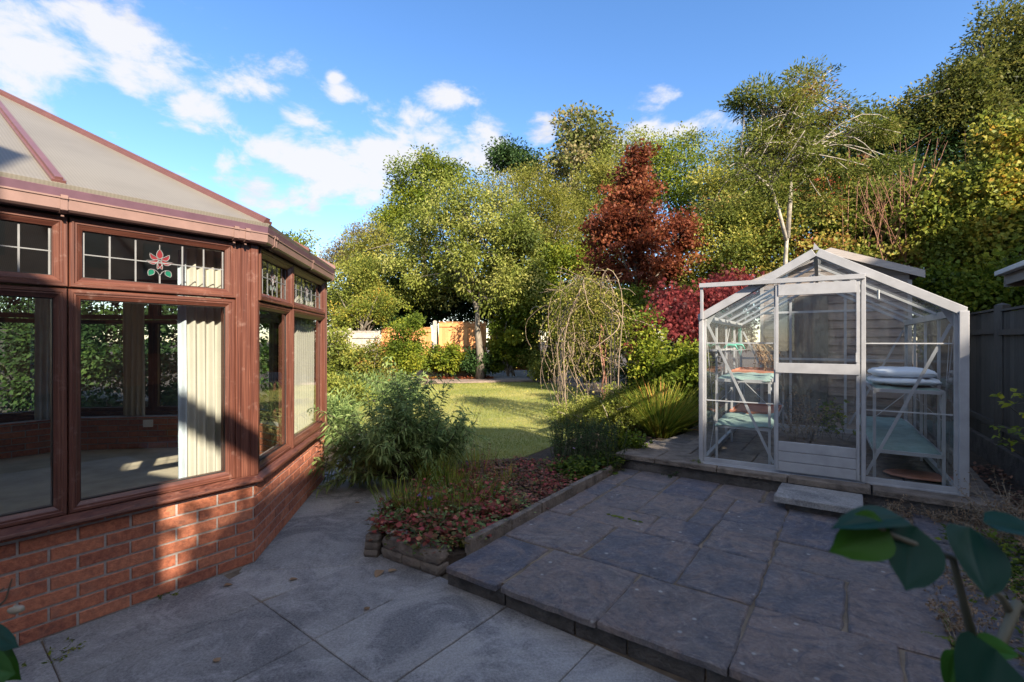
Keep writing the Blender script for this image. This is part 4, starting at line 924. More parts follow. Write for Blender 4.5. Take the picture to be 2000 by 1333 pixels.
m_.build('front_cladding', M['shed'], sh)
m_ = MB()
for a in (sa0, sa1):
    z = -.18
    while z < sh_e:
        m_.hexa([G(a-.012, SB+.012, z), G(a+.012, SB+.012, z), G(a+.012, SB+2.4, z), G(a-.012, SB+2.4, z), G(a-.006, SB+.012, z+.118), G(a+.006, SB+.012, z+.118), G(a+.006, SB+2.4, z+.118), G(a-.006, SB+2.4, z+.118)], rj.random()); z += .12
m_.hexa([G(sa0, SB+2.4, -.2), G(sa1, SB+2.4, -.2), G(sa1, SB+2.42, -.2), G(sa0, SB+2.42, -.2), G(sa0, SB+2.4, sh_e), G(sa1, SB+2.4, sh_e), G(sa1, SB+2.42, sh_e), G(sa0, SB+2.42, sh_e)]); m_.build('side_cladding', M['shed'], sh)
m_ = MB()
for s_, a in ((1, sa0-.14), (-1, sa1+.14)):
    pa0, pb0 = G(a, SB-.12, sroof(a)+.02), G(sm, SB-.12, sh_r+.02); pa1, pb1 = G(a, SB+2.5, sroof(a)+.02), G(sm, SB+2.5, sh_r+.02)
    m_.hexa([pa0, pb0, pb1, pa1]+[q+Vector((0, 0, .03)) for q in (pa0, pb0, pb1, pa1)])
m_.build('roof', M['felt'], sh)
for s_, a in ((1, sa0-.15), (-1, sa1+.15)):
    m_ = MB(); pa, pb = G(a, SB-.13, sroof(a)-.0), G(sm, SB-.13, sh_r+.0); m_.hexa([pa-Vector((0, 0, .045)), pb-Vector((0, 0, .045)), pb-Vector((0, 0, .045))+D*.02, pa-Vector((0, 0, .045))+D*.02, pa+Vector((0, 0, .055)), pb+Vector((0, 0, .055)), pb+Vector((0, 0, .055))+D*.02, pa+Vector((0, 0, .055))+D*.02]); m_.build('bargeboard', M['shedt'], sh)
m_ = MB()
a = .46
while a < 1.02:
    m_.hexa([G(a, SB-.045, .02), G(a+.1, SB-.045, .02), G(a+.1, SB-.024, .02), G(a, SB-.024, .02), G(a, SB-.045, 1.85), G(a+.1, SB-.045, 1.85), G(a+.1, SB-.024, 1.85), G(a, SB-.024, 1.85)], rj.random()); a += .103
sd_ = m_.build('door', M['gfence'], sh)
m_ = MB(); m_.box(G(sa1+.005, SB-.03, .92), E*.022, D*.012, Vector((0, 0, 1.1))); m_.box(G(sa0-.005, SB-.03, .92), E*.022, D*.012, Vector((0, 0, 1.1))); m_.build('corner_trim', M['shedt'], sh)

# ------------------------------------------------------------------ fences
def boardpanel(name, label, p, q, z0, z1, mat, bw=.11, rails=(.12, .5, .88), group=None, cap=True, face=None, seed=0, vertical=True):
    p, q = Vector((p[0], p[1], 0)), Vector((q[0], q[1], 0)); d_ = (q-p); L = d_.length; d_.normalize(); n_ = unit_n(d_)
    if face is not None and n_.dot(Vector(face)) < 0: n_ = -n_
    root = empty(name, (p+q)/2+Vector((0, 0, z0)), label, 'fence', group); r_ = random.Random(seed)
    m_ = MB(); x = 0
    while x < L-.01:
        w_ = min(bw, L-x); dz = r_.uniform(-.008, .006)
        m_.hexa([p+d_*x+Vector((0, 0, z0)), p+d_*(x+w_)+n_*.006+Vector((0, 0, z0)), p+d_*(x+w_)-n_*.012+Vector((0, 0, z0)), p+d_*x-n_*.016+Vector((0, 0, z0)),
                 p+d_*x+Vector((0, 0, z1+dz)), p+d_*(x+w_)+n_*.006+Vector((0, 0, z1+dz)), p+d_*(x+w_)-n_*.012+Vector((0, 0, z1+dz)), p+d_*x-n_*.016+Vector((0, 0, z1+dz))], r_.random()); x += w_-.002
    m_.build('boards', mat, root)
    for f in rails:
        m_ = MB(); z = z0+(z1-z0)*f; m_.bar(p+n_*.025+Vector((0, 0, z)), q+n_*.025+Vector((0, 0, z)), .035, .06); m_.build('rail', mat, root)
    if cap: m_ = MB(); m_.bar(p+Vector((0, 0, z1+.02)), q+Vector((0, 0, z1+.02)), .06, .025); m_.build('capping', mat, root)
    return root
def post(label, p, z1, mat, w=.11, group=None, name='fence_post'):
    m_ = MB(); m_.box((p[0], p[1], z1/2), (w/2, 0, 0), (0, w/2, 0), (0, 0, z1/2)); m_.add([(p[0]-w/2, p[1]-w/2, z1), (p[0]+w/2, p[1]-w/2, z1), (p[0]+w/2, p[1]+w/2, z1), (p[0]-w/2, p[1]+w/2, z1), (p[0], p[1], z1+.03)], [(0, 1, 4), (1, 2, 4), (2, 3, 4), (3, 0, 4)])
    tag(m_.build(name, mat, bevel=.008), label, 'post', group)
YF = 18.0
gf = 'orange fence panels at the far end'
boardpanel('board_fence', 'bright orange wooden fence panel beside the tree trunk at the far end', at(857, 0, YF), at(950, 0, YF), .42, 2.18, M['ofence'], .12, (.06, .52, .93), gf, seed=1, face=(0, -1, 0))
boardpanel('board_fence', 'lower orange wooden fence panel left of the concrete post', at(745, 0, YF), at(843, 0, YF), .30, 1.98, M['ofence'], .12, (.1, .5, .93), gf, seed=2, face=(0, -1, 0))
boardpanel('board_fence', 'orange wooden fence panel mostly hidden behind the green shrubs', at(957, 0, YF), at(1050, 0, YF), .42, 2.18, M['ofence'], .12, (.06, .52, .93), gf, seed=3, face=(0, -1, 0))
post('mottled white concrete fence post between the orange panels', (at(850, 0, YF).x, YF-.03), 2.24, M['concp'], .13)
m_ = MB(); q0, q1 = at(745, 0, YF), at(950, 0, YF); m_.box(((q0.x+q1.x)/2, YF+.01, .22), ((q1.x-q0.x)/2, 0, 0), (0, .03, 0), (0, 0, .2)); tag(m_.build('gravel_board', M['concp']), 'pale concrete board along the foot of the orange fence', 'board')
gw = 'pale fence panels at the left'
for k, (x0, x1) in enumerate(((560, 633), (637, 683), (687, 742))):
    if k == 0: continue
    lb = ['pale weathered fence panel hidden behind the conservatory corner', 'pale weathered fence panel beside the conservatory corner', 'pale weathered fence panel left of the tall green bush'][k]
    boardpanel('board_fence', lb, at(x0, 0, 16.0), at(x1, 0, 16.0), .1, 1.80, M['concp'] if k else M['concp'], .14, (.9,), gw, seed=9+k, face=(0, -1, 0))
for k, px in enumerate((635, 685)): post(['concrete post at the left end of the pale fence', 'concrete post in the middle of the pale fence'][k], (at(px, 0, 16).x, 15.95), 1.9, M['concp'], .12)
# right-hand fence running away beside the greenhouse
gr_ = 'grey fence panels on the right boundary'
FP = G(GW, 0, 0)+E*.80; FP.z = 0
for k in range(5):
    b0, b1 = -1.35+k*1.86, -1.35+k*1.86+1.80
    lb = ['nearest panel of the dark grey board fence on the right, at the picture edge', 'dark grey board fence panel beside the greenhouse', 'dark grey board fence panel behind the greenhouse beside the shed', 'dark grey board fence panel past the shed', 'furthest dark grey board fence panel on the right'][k]
    boardpanel('board_fence', lb, FP+D*b0, FP+D*b1, .32, 1.80+.02*k, M['rfence'], .13, (.15, .85), gr_, seed=30+k, face=-E)
    p = FP+D*(b0-.03); post(['grey post at the near end of the right fence', 'grey fence post level with the front of the greenhouse', 'grey fence post level with the back of the greenhouse', 'grey fence post beside the shed', 'furthest grey post of the right fence'][k], (p.x, p.y), 1.86+.02*k, M['rfence'], .10)
m_ = MB(); p, q = FP+D*-1.4-E*.05, FP+D*8-E*.05; m_.bar(p+Vector((0, 0, .2)), q+Vector((0, 0, .2)), .06, .3); tag(m_.build('gravel_board', M['stoned']), 'dark board along the foot of the right fence', 'board')
# dark fence and hedge seen through the conservatory windows
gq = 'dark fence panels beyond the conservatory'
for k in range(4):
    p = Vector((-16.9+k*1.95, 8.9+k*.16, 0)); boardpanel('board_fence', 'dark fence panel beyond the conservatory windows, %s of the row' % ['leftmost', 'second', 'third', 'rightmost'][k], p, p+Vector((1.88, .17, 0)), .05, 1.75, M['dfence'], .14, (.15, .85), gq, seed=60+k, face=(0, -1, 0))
# neighbour's eave at the right edge
nb = empty('neighbour_outbuilding', (10.2, 7.6, 0), 'corner of a neighbouring roof with a white gutter at the right picture edge', 'building')
q0 = Vector((7.28, 7.15, 2.50)); q1 = q0-D*4.2; back = E
m_ = MB(); m_.hexa([q0, q1, q1+back*3, q0+back*3, q0+Vector((0, 0, .05)), q1+Vector((0, 0, .05)), q1+back*3+Vector((0, 0, 1.3)), q0+back*3+Vector((0, 0, 1.3))]); m_.build('roof', M['rooft'], nb)
m_ = MB(); m_.bar(q0-back*.06, q1-back*.06, .10, .07); m_.build('gutter', M['white'], nb, bevel=.01)
m_ = MB(); m_.bar(q0+D*.01+Vector((0, 0, -.10)), q0+back*2+D*.01+Vector((0, 0, -.10)), .02, .2); m_.bar(q0+back*.02+Vector((0, 0, -.1)), q1+back*.02+Vector((0, 0, -.1)), .02, .14); m_.build('fascia', M['shedt'], nb)
m_ = MB(); w0, w1 = q0+back*.35-D*.1, q1+back*.35; m_.hexa([Vector((x.x, x.y, 0)) for x in (w0, w1, w1+back*2, w0+back*2)]+[Vector((x.x, x.y, 2.44)) for x in (w0, w1, w1+back*2, w0+back*2)]); m_.build('wall', M['stoned'], nb)

# ------------------------------------------------------------------ inside the conservatory
def curtain(label, i, t0, t1, z0, z1, inset, mat, gather=0, waves=6, group='curtains in the conservatory'):
    d_ = rot(ANG[i]); n_ = unit_n(d_); s = starts[i]; nx = waves*8; V = []; zs = [z1, z1-.1, z1-.5, (z0+z1)/2, z0+.3, z0]
    for r_, z in enumerate(zs):
        for k in range(nx+1):
            f = k/nx; am = .022+.008*math.sin(r_*1.3+f*5); tt = t0+(t1-t0)*f*(1-gather*math.sin(math.pi*r_/5))
            V.append(s+d_*tt-n_*(inset+am*math.sin(f*waves*2*math.pi+.4*math.sin(r_)))+Vector((0, 0, z)))
    F = [(r_*(nx+1)+k, r_*(nx+1)+k+1, (r_+1)*(nx+1)+k+1, (r_+1)*(nx+1)+k) for r_ in range(len(zs)-1) for k in range(nx)]
    m_ = MB(); m_.add(V, F); return tag(m_.build('curtain', mat, smooth=True), label, 'curtain', group)
curtain('full length cream curtain inside the front window next to the corner post', 0, F1L-.34, F1L-.12, .22, 2.10, .17, M['curtain'], waves=4)
curtain('blue patterned edge of curtain hanging beside the cream one in the front window', 0, F1L-.39, F1L-.34, .22, 2.08, .17, M['blind'], waves=1)
curtain('pale curtain filling the furthest side window', 1, 1.22, 1.86, .22, 2.06, .09, M['curtain'], waves=9)
curtain('narrow cream curtain across the room beside the far windows', 3, 1.05, 1.30, .25, 2.10, .14, M['curtain'], waves=4)
curtain('grey curtain gathered at the left of the far windows', 4, .1, .34, .25, 2.10, .14, M['blind'], waves=4)
m_ = MB(); d_ = rot(ANG[3]); p = starts[3]+d_*.95-unit_n(d_)*.257+Vector((0, 0, .47)); m_.box(p, d_*.055, unit_n(d_)*.008, Vector((0, 0, .045))); m_.box(p-unit_n(d_)*.009+d_*.025, d_*.012, unit_n(d_)*.003, Vector((0, 0, .012)), 1); m_.box(p-unit_n(d_)*.009-d_*.025, d_*.012, unit_n(d_)*.003, Vector((0, 0, .012)), 1)
tag(m_.build('wall_socket', M['white'], bevel=.003), 'white electric socket on the inner brick wall of the conservatory', 'socket')
# ------------------------------------------------------------------ vegetation helpers
def leaves(P, axis, L, W, nrm=None, fold=.25, rng=None):
    """diamond leaves: base P, unit axis, length L, width W"""
    n = len(P)
    if nrm is None: nrm = rng.normal(size=(n, 3))
    side = np.cross(axis, nrm); side /= np.linalg.norm(side, axis=1)[:, None]+1e-9
    up = np.cross(side, axis); L = np.broadcast_to(np.asarray(L, float), (n,))[:, None]; W = np.broadcast_to(np.asarray(W, float), (n,))[:, None]
    m = P+axis*L*.45; V = np.empty((n, 4, 3)); V[:, 0] = P; V[:, 1] = m+side*W*.5+up*W*fold; V[:, 2] = P+axis*L; V[:, 3] = m-side*W*.5+up*W*fold
    F = np.arange(n*4).reshape(n, 4); return V.reshape(-1, 3), F
def lobed(P, axis, L, rng, fingers=5, spread=1.0, w=.22):
    """palmate leaves: several narrow fingers from one point"""
    n = len(P); nrm = rng.normal(size=(n, 3)); side = np.cross(axis, nrm); side /= np.linalg.norm(side, axis=1)[:, None]+1e-9
    Ps, As, Ls = [], [], []
    for k in range(fingers):
        th = (k-(fingers-1)/2)/(fingers-1)*2*spread; a = axis*math.cos(th)+side*math.sin(th); Ps.append(P); As.append(a); Ls.append(np.full(n, L*(1-.35*abs(th)/max(spread, .1))))
    P2 = np.concatenate(Ps); A2 = np.concatenate(As); L2 = np.concatenate(Ls); N2_ = np.concatenate([np.cross(side, axis)]*fingers)
    return leaves(P2, A2, L2, L2*w, N2_, .1)
def unitv(a): return a/(np.linalg.norm(a, axis=-1, keepdims=True)+1e-9)
def crown(lobes, nclump, nleaf, cr, L, W, rng, droop=.3, tvar=.14, shape='leaf', flat_=.75, shell=.55, out=.9, tgrad=0):
    """lobes: (cx, cy, cz, rx, ry, rz[, weight]). Returns V, F, tint and the clump centres"""
    lb = [list(l)+[1]*(7-len(l)) for l in lobes]
    for l in list(lb):
        for _ in range(7):
            u = unitv(rng.normal(size=3)+np.array([0, 0, .35])); k = rng.uniform(.26, .46); f = rng.uniform(.75, 1.02)
            lb.append([l[0]+u[0]*l[3]*f, l[1]+u[1]*l[4]*f, l[2]+u[2]*l[5]*f, l[3]*k, l[4]*k, l[5]*k*1.1, l[6]*.38])
    lb = np.array(lb, float); w = lb[:, 3]*lb[:, 5]*lb[:, 6]; w /= w.sum()
    idx = rng.choice(len(lb), nclump, p=w); u = unitv(rng.normal(size=(nclump, 3))); r = rng.random(nclump)**shell
    C = lb[idx, :3]+u*r[:, None]*lb[idx, 3:6]
    cs = cr*rng.uniform(.55, 1.35, nclump)
    ct = np.clip(rng.normal(.5, tvar, nclump)+tgrad*(C[:, 2]-lb[idx, 2])/lb[idx, 5], 0, 1)
    li = rng.choice(nclump, nleaf, p=(cs**2/(cs**2).sum())); q = rng.normal(size=(nleaf, 3))*.5; q *= np.minimum(1, 1.05/(np.linalg.norm(q, axis=1)+1e-9))[:, None]; q[:, 2] *= flat_
    P = C[li]+q*cs[li][:, None]
    outd = unitv((P-lb[idx[li], :3])/lb[idx[li], 3:6]); ax = unitv(outd*out+rng.normal(size=(nleaf, 3))*.7+unitv(q)*.4+np.array([0, 0, -droop]))
    t = np.clip(ct[li]+rng.normal(0, .09, nleaf), 0, 1); Ls = L*rng.uniform(.7, 1.25, nleaf)
    if shape == 'leaf':
        V, F = leaves(P, ax, Ls, Ls*(W/L), rng=rng); T = np.repeat(t, 4)
    else:
        V, F = lobed(P, ax, L, rng, 5, 1.15 if shape == 'palm' else .75, W/L); T = np.tile(np.repeat(t, 4), 5)
    return V, F, T, C
def limbs(mb, base, fork, C, rng, r0, nlimb, bend=.25, up=.3, tint=.5, rt=.012):
    """limbs rise from points on the trunk to clump centres"""
    ids = rng.choice(len(C), min(nlimb, len(C)), replace=False)
    for k in ids:
        s = np.array(fork[rng.integers(len(fork))]); e = C[k]; L = np.linalg.norm(e-s)
        if L < .15: continue
        pts = []; rad = []; o = rng.normal(size=3)*bend*L*.3
        for j in range(6):
            f = j/5; p = s+(e-s)*f+np.array([0, 0, up*L*.35*math.sin(math.pi*f)])+o*math.sin(math.pi*f); pts.append(p); rad.append(r0*(1-f)**.8+rt*.5)
        mb.tube(pts, rad, 5, tint)
def veg(name, label, cat, lobes, nclump, nleaf, cr, L, W, mat, seed, trunk=None, group=None, bark='bark', shape='leaf', trunk_name='trunk', crown_name='crown', limb_r=.03, nlimb=18, **kw):
    rng = np.random.default_rng(seed); V, F, T, C = crown(lobes, nclump, nleaf, cr, L, W, rng, shape=shape, **kw)
    zb = float(V[:, 2].min())
    if trunk: base = Vector(trunk[0][0])
    else: base = Vector((float(V[:, 0].mean()), float(V[:, 1].mean()), max(.1, zb)))
    root = empty(name, base, label, cat, group)
    fastmesh(crown_name, V, F, T, L_[mat], root)
    mb = MB()
    if trunk:
        fork = []
        for ti, (line, rad) in enumerate([(t[:-1], t[-1]) for t in trunk]):
            m = len(line); rr_ = [rad*(1-.55*i/(m-1)) for i in range(m)] if m > 1 else [rad]
            mb.tube(line, rr_, 8); fork += [tuple(p) for p in line[max(1, m//2):]] if (ti or len(trunk) == 1) else []
        limbs(mb, base, fork, C, rng, limb_r, nlimb)
    else:
        fork = [tuple(base+Vector((rng.uniform(-.15, .15), rng.uniform(-.1, .1), 0))) for _ in range(5)]; limbs(mb, base, fork, C, rng, limb_r, nlimb)
    mb.build(trunk_name, M[bark], root, smooth=True); return root
def lobe(px, py, Y, rx, ry, rd=None, w=1, dy=0):
    c = at(px, py, Y); a = rx/944*Y; b = ry/944*Y; return (c.x, Y+dy, c.z, a, rd if rd else a*.8, b, w)
def gp(px, py, h):   # point on level ground of height h seen at that bearing
    Y = (1.5-h)*944/(py-666); return at(px, py, Y)

# ------------------------------------------------------------------ the trees
gT = 'trees beyond the garden'
def T(px, Y, ptop, rad, base_h=.1, dx=0, mid=None):
    b = at(px, 700, Y); b.z = base_h; t_ = at(px+dx, ptop, Y); m1 = b.lerp(t_, .35)+Vector((.04, .05, 0)); m2 = b.lerp(t_, .7)+Vector((-.03, 0, 0)); return (b, m1, m2, t_, rad)
veg('garden_tree', 'broad pale green tree with a leaning trunk in front of the orange fence', 'tree',
    [lobe(860, 450, 18.2, 85, 75), lobe(940, 420, 17.6, 80, 60), lobe(850, 530, 18.6, 75, 45), lobe(930, 520, 17.4, 75, 60), lobe(1000, 470, 17, 70, 80), lobe(800, 480, 18.6, 50, 60, w=.8), lobe(1010, 560, 16.6, 55, 45, w=.8), lobe(870, 580, 18.9, 60, 24, w=.7), lobe(975, 580, 16.6, 45, 36, w=.9), lobe(800, 560, 18.8, 40, 36, w=.8)],
    300, 42000, .46, .115, .055, 'pale', 1, tvar=.2, shell=.4, trunk=[T(937, 17.2, 600, .17, dx=-4), (at(934, 612, 17.2), at(925, 585, 17.3), at(905, 550, 17.6), .09), (at(934, 612, 17.2), at(938, 570, 17.3), at(945, 520, 17.3), .09), (at(937, 600, 17.2), at(948, 572, 17.2), at(975, 530, 17), .06)], nlimb=40, limb_r=.045, droop=.6)
veg('feathery_tree', 'olive and buff feathery tree right of the broad pale green one', 'tree',
    [lobe(1000, 390, 19, 75, 50), lobe(1060, 430, 19, 70, 70), lobe(1110, 480, 18.6, 45, 70), lobe(1050, 500, 18.4, 70, 60), lobe(960, 380, 19.5, 35, 40, w=.8)],
    190, 40000, .55, .085, .04, 'olive', 2, trunk=[T(1050, 19, 520, .12)], nlimb=60, limb_r=.03, droop=-.2, out=1.3)
veg('bright_shrub_tree', 'bright yellow green leafy tree below the feathery one, beside the red maple', 'tree',
    [lobe(1040, 560, 17.4, 70, 45), lobe(1105, 540, 17.6, 50, 70), lobe(1060, 610, 17.0, 60, 35), lobe(1130, 600, 17.2, 30, 50)],
    110, 17000, .5, .105, .06, 'fresh', 3, nlimb=20, trunk=[T(1075, 17.4, 600, .08)])
veg('tall_green_tree', 'dark green round topped tree at the back left above the pale tree', 'tree',
    [lobe(830, 360, 24, 56, 48), lobe(875, 360, 24, 32, 38, w=.8), lobe(800, 420, 24, 48, 60), lobe(790, 370, 24, 30, 45, w=.6), lobe(845, 318, 24, 25, 14, w=.5)],
    120, 18000, .6, .13, .07, 'fresh', 4, trunk=[T(830, 24, 420, .2)], nlimb=25, group=gT)
veg('oak_tree', 'small dark green oak top showing against the cloud', 'tree',
    [lobe(1010, 310, 28, 42, 32), lobe(985, 305, 28, 26, 24), lobe(1030, 330, 28, 30, 30)], 60, 7500, .6, .15, .09, 'deep', 5, trunk=[T(1010, 28, 380, .2)], group=gT, nlimb=16)
veg('tall_maple', 'tall sparse maple with pinkish green leaves rising highest in the middle', 'tree',
    [lobe(1135, 245, 26, 42, 36), lobe(1125, 300, 26, 62, 42), lobe(1110, 350, 26, 60, 45), lobe(1170, 270, 26, 30, 30), lobe(1180, 330, 26, 40, 45)], 120, 8500, .62, .20, .13, 'spot', 6, trunk=[T(1130, 26, 300, .18)], group=gT, bark='barkp', nlimb=40, limb_r=.05)
veg('bare_topped_tree', 'thin pale leaved tree with twiggy tips between the tall maple and the red maple', 'tree',
    [lobe(1240, 285, 25, 55, 28), lobe(1310, 300, 25, 60, 30), lobe(1215, 340, 25, 50, 50), lobe(1385, 290, 24, 50, 30), lobe(1180, 400, 25, 40, 50)], 130, 9500, .6, .12, .07, 'pale', 7, trunk=[T(1250, 25, 340, .16)], group=gT, nlimb=60, limb_r=.04)
veg('brown_tree', 'brownish purple twiggy tree at the left above the conservatory gutter', 'tree',
    [lobe(700, 480, 26, 50, 40), lobe(735, 450, 26, 36, 32), lobe(655, 510, 26, 34, 30), lobe(760, 480, 26, 30, 50)], 90, 13000, .6, .12, .05, 'tan', 8, trunk=[T(700, 26, 520, .15)], group=gT, nlimb=40, limb_r=.03)
veg('distant_tree', 'small green tree top peeping over the conservatory gutter', 'tree',
    [lobe(575, 475, 20, 26, 24), lobe(590, 505, 20, 24, 25), lobe(560, 490, 20, 24, 25)], 34, 3800, .42, .11, .065, 'fresh', 9, trunk=[T(575, 20, 500, .1)], group=gT, nlimb=10)
veg('lime_shrub', 'rounded yellow green bush behind the pale fence at the left', 'bush',
    [lobe(700, 555, 18.5, 58, 48), lobe(660, 590, 18.5, 40, 40), lobe(745, 570, 18.5, 32, 40), lobe(720, 520, 18.5, 36, 24, w=.7)], 90, 17000, .42, .085, .045, 'lime', 10, group='bushes behind the fences', nlimb=14)
veg('orange_shrub', 'orange tinged shrub just above the top of the pale fence', 'bush',
    [lobe(715, 612, 17.2, 46, 26), lobe(670, 622, 17.2, 30, 18), lobe(745, 600, 17.2, 26, 30)], 50, 8000, .35, .075, .04, 'gold', 11, group='bushes behind the fences', nlimb=14)
veg('dark_evergreen', 'very dark evergreen mass behind the orange fence', 'tree',
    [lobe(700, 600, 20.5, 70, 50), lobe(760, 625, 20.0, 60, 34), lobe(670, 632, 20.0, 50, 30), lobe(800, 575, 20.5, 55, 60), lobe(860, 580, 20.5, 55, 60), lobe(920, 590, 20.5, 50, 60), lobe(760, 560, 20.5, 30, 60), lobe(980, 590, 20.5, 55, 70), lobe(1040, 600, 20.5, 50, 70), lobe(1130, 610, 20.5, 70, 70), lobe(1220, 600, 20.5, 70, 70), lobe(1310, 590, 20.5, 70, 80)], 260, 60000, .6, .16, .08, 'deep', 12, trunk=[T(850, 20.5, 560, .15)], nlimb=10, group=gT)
veg('red_maple', 'russet red maple with a pointed crown in the middle of the view', 'tree',
    [lobe(1240, 325, 12.6, 26, 36, w=1.3), lobe(1228, 385, 12.6, 48, 45), lobe(1255, 430, 12.6, 55, 45), lobe(1195, 450, 12.6, 48, 45), lobe(1240, 490, 12.6, 75, 45), lobe(1330, 450, 12.7, 42, 42), lobe(1310, 500, 12.7, 52, 45), lobe(1185, 520, 12.5, 40, 36), lobe(1240, 550, 12.5, 70, 30)],
    230, 21000, .34, .080, .026, 'red', 13, trunk=[T(1245, 12.6, 480, .07)], shape='palm', nlimb=40, limb_r=.03, droop=.5, flat_=.5, tgrad=0)
veg('hedgerow_tree', 'pale olive tree line closing the gap between the feathery tree and the red maple', 'tree',
    [lobe(1130, 400, 21, 60, 50), lobe(1180, 350, 21, 50, 40), lobe(1240, 400, 21, 60, 70), lobe(1130, 480, 21, 60, 60), lobe(740, 500, 22, 50, 50), lobe(690, 530, 22, 50, 40)], 150, 26000, .55, .11, .055, 'olive', 49, group=gT, nlimb=20)
veg('green_background_tree', 'mid green bushy tree filling the gap right of the red maple', 'tree',
    [lobe(1300, 345, 18, 60, 50), lobe(1350, 390, 17.5, 50, 60), lobe(1280, 310, 18, 36, 26), lobe(1180, 500, 18, 40, 60)], 90, 14000, .5, .10, .055, 'fresh', 14, trunk=[T(1330, 18, 420, .12)], group=gT)
veg('bright_thicket', 'bright green leafy thicket between the red maple and the forked tree', 'bush',
    [lobe(1400, 470, 13.2, 70, 65), lobe(1460, 430, 13, 60, 70), lobe(1380, 540, 12.8, 60, 45), lobe(1450, 520, 12.4, 60, 50), lobe(1340, 570, 13, 45, 40), lobe(1420, 380, 13.5, 50, 50), lobe(1500, 500, 12.6, 50, 70)],
    210, 42000, .42, .078, .048, 'lime', 15, nlimb=24, tvar=.2)
veg('olive_tree_mass', 'olive green tree mass behind the forked tree', 'tree',
    [lobe(1430, 330, 15.5, 50, 55), lobe(1500, 330, 15.5, 60, 60), lobe(1570, 330, 15.5, 60, 70), lobe(1480, 270, 15.5, 50, 28, w=.7), lobe(1630, 300, 15.5, 60, 60), lobe(1570, 420, 15, 70, 60), lobe(1640, 400, 15, 60, 60)],
    190, 28000, .52, .10, .05, 'olive', 16, trunk=[T(1500, 15.5, 350, .12)], nlimb=40, group=gT)
rb_ = gp(1535, 800, .1); RY = 8.6
veg('rowan_tree', 'slender pale barked tree forking low with sparse ferny leaves, behind the greenhouse', 'tree',
    [lobe(1560, 165, RY, 50, 26), lobe(1490, 200, RY, 62, 30), lobe(1590, 215, RY, 78, 34), lobe(1530, 280, RY, 90, 40, w=1), lobe(1455, 190, RY, 34, 12, w=1.2), lobe(1690, 260, RY, 80, 30), lobe(1650, 330, RY, 90, 30, w=.8), lobe(1450, 330, RY, 70, 30, w=.8), lobe(1600, 158, RY, 45, 14), lobe(1420, 395, RY, 50, 22, w=.6), lobe(1600, 395, RY, 60, 22, w=.5), lobe(1520, 370, RY, 60, 40, w=.6)],
    300, 27000, .25, .075, .022, 'rowan', 17, bark='barkp', limb_r=.006, nlimb=110, droop=.15, out=1.2, flat_=.35,
    trunk=[(Vector((at(1533, 700, RY).x, RY, .1)), at(1533, 600, RY), at(1534, 500, RY), at(1538, 455, RY), .055), (at(1536, 470, RY), at(1520, 410, RY), at(1504, 360, RY), at(1500, 290, RY), at(1490, 220, RY), .036),
           (at(1538, 465, RY), at(1543, 390, RY), at(1545, 330, RY), at(1560, 270, RY), at(1570, 180, RY), .042), (at(1545, 340, RY), at(1580, 300, RY), at(1640, 270, RY), .025), (at(1506, 370, RY), at(1475, 340, RY), at(1445, 320, RY), .022)])
gB = 'overgrown bank of trees and climbers on the right'
veg('vine_covered_thicket', 'yellow green vine covered thicket above the greenhouse roof', 'bush',
    [lobe(1600, 470, 11.6, 80, 60), lobe(1690, 450, 11.4, 80, 70), lobe(1650, 540, 11, 80, 50), lobe(1560, 540, 11.4, 60, 50), lobe(1750, 530, 10.8, 70, 45), lobe(1700, 370, 11.8, 70, 50), lobe(1640, 400, 11.8, 60, 40), lobe(1770, 400, 11.4, 60, 60), lobe(1600, 380, 12, 50, 40, w=.7)],
    280, 40000, .36, .085, .06, 'autumn', 18, group=gB, nlimb=70, limb_r=.018, tvar=.18)
veg('vine_covered_thicket', 'golden leaved thicket at the right edge above the neighbouring roof', 'bush',
    [lobe(1850, 420, 10.4, 80, 70), lobe(1930, 380, 10, 70, 80), lobe(1980, 300, 10, 50, 70), lobe(1800, 480, 10.4, 70, 50), lobe(1900, 480, 10, 80, 60), lobe(1990, 440, 9.8, 60, 80), lobe(2060, 380, 9.6, 60, 100)],
    280, 36000, .36, .09, .07, 'gold', 19, group=gB, nlimb=70, limb_r=.018, tvar=.16)
veg('dark_climber', 'dark green climber hanging in the shade above the right hand fence', 'climber',
    [lobe(1870, 570, 9.4, 60, 50), lobe(1930, 560, 9.0, 60, 50), lobe(1990, 580, 8.6, 50, 50), lobe(1850, 630, 9.2, 45, 60), lobe(1910, 640, 9.0, 60, 60), lobe(2030, 560, 8.4, 50, 60)],
    150, 19000, .34, .10, .08, 'fresh', 20, group=gB, nlimb=30, limb_r=.015, tvar=.16)
veg('tall_dark_tree', 'tall dark green tree filling the top right corner', 'tree',
    [lobe(1900, 160, 13, 90, 75), lobe(1980, 80, 13, 70, 90), lobe(1820, 230, 13, 80, 60), lobe(1750, 250, 13.4, 70, 50), lobe(1900, 270, 12.6, 90, 60), lobe(2040, 180, 12.6, 80, 140), lobe(1980, 230, 12.6, 80, 80)],
    340, 52000, .46, .10, .05, 'shade', 21, group=gB, trunk=[T(1960, 13, 200, .16)], nlimb=60, limb_r=.04, tvar=.2)
veg('deep_green_tree', 'shadowy green tree inside the bank below the tall one', 'tree',
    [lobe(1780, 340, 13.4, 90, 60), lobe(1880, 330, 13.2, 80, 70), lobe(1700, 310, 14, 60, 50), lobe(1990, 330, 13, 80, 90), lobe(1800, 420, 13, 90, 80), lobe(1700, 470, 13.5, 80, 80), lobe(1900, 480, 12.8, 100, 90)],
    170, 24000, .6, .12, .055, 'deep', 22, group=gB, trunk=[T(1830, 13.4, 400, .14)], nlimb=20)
rng = np.random.default_rng(77); mb = MB()
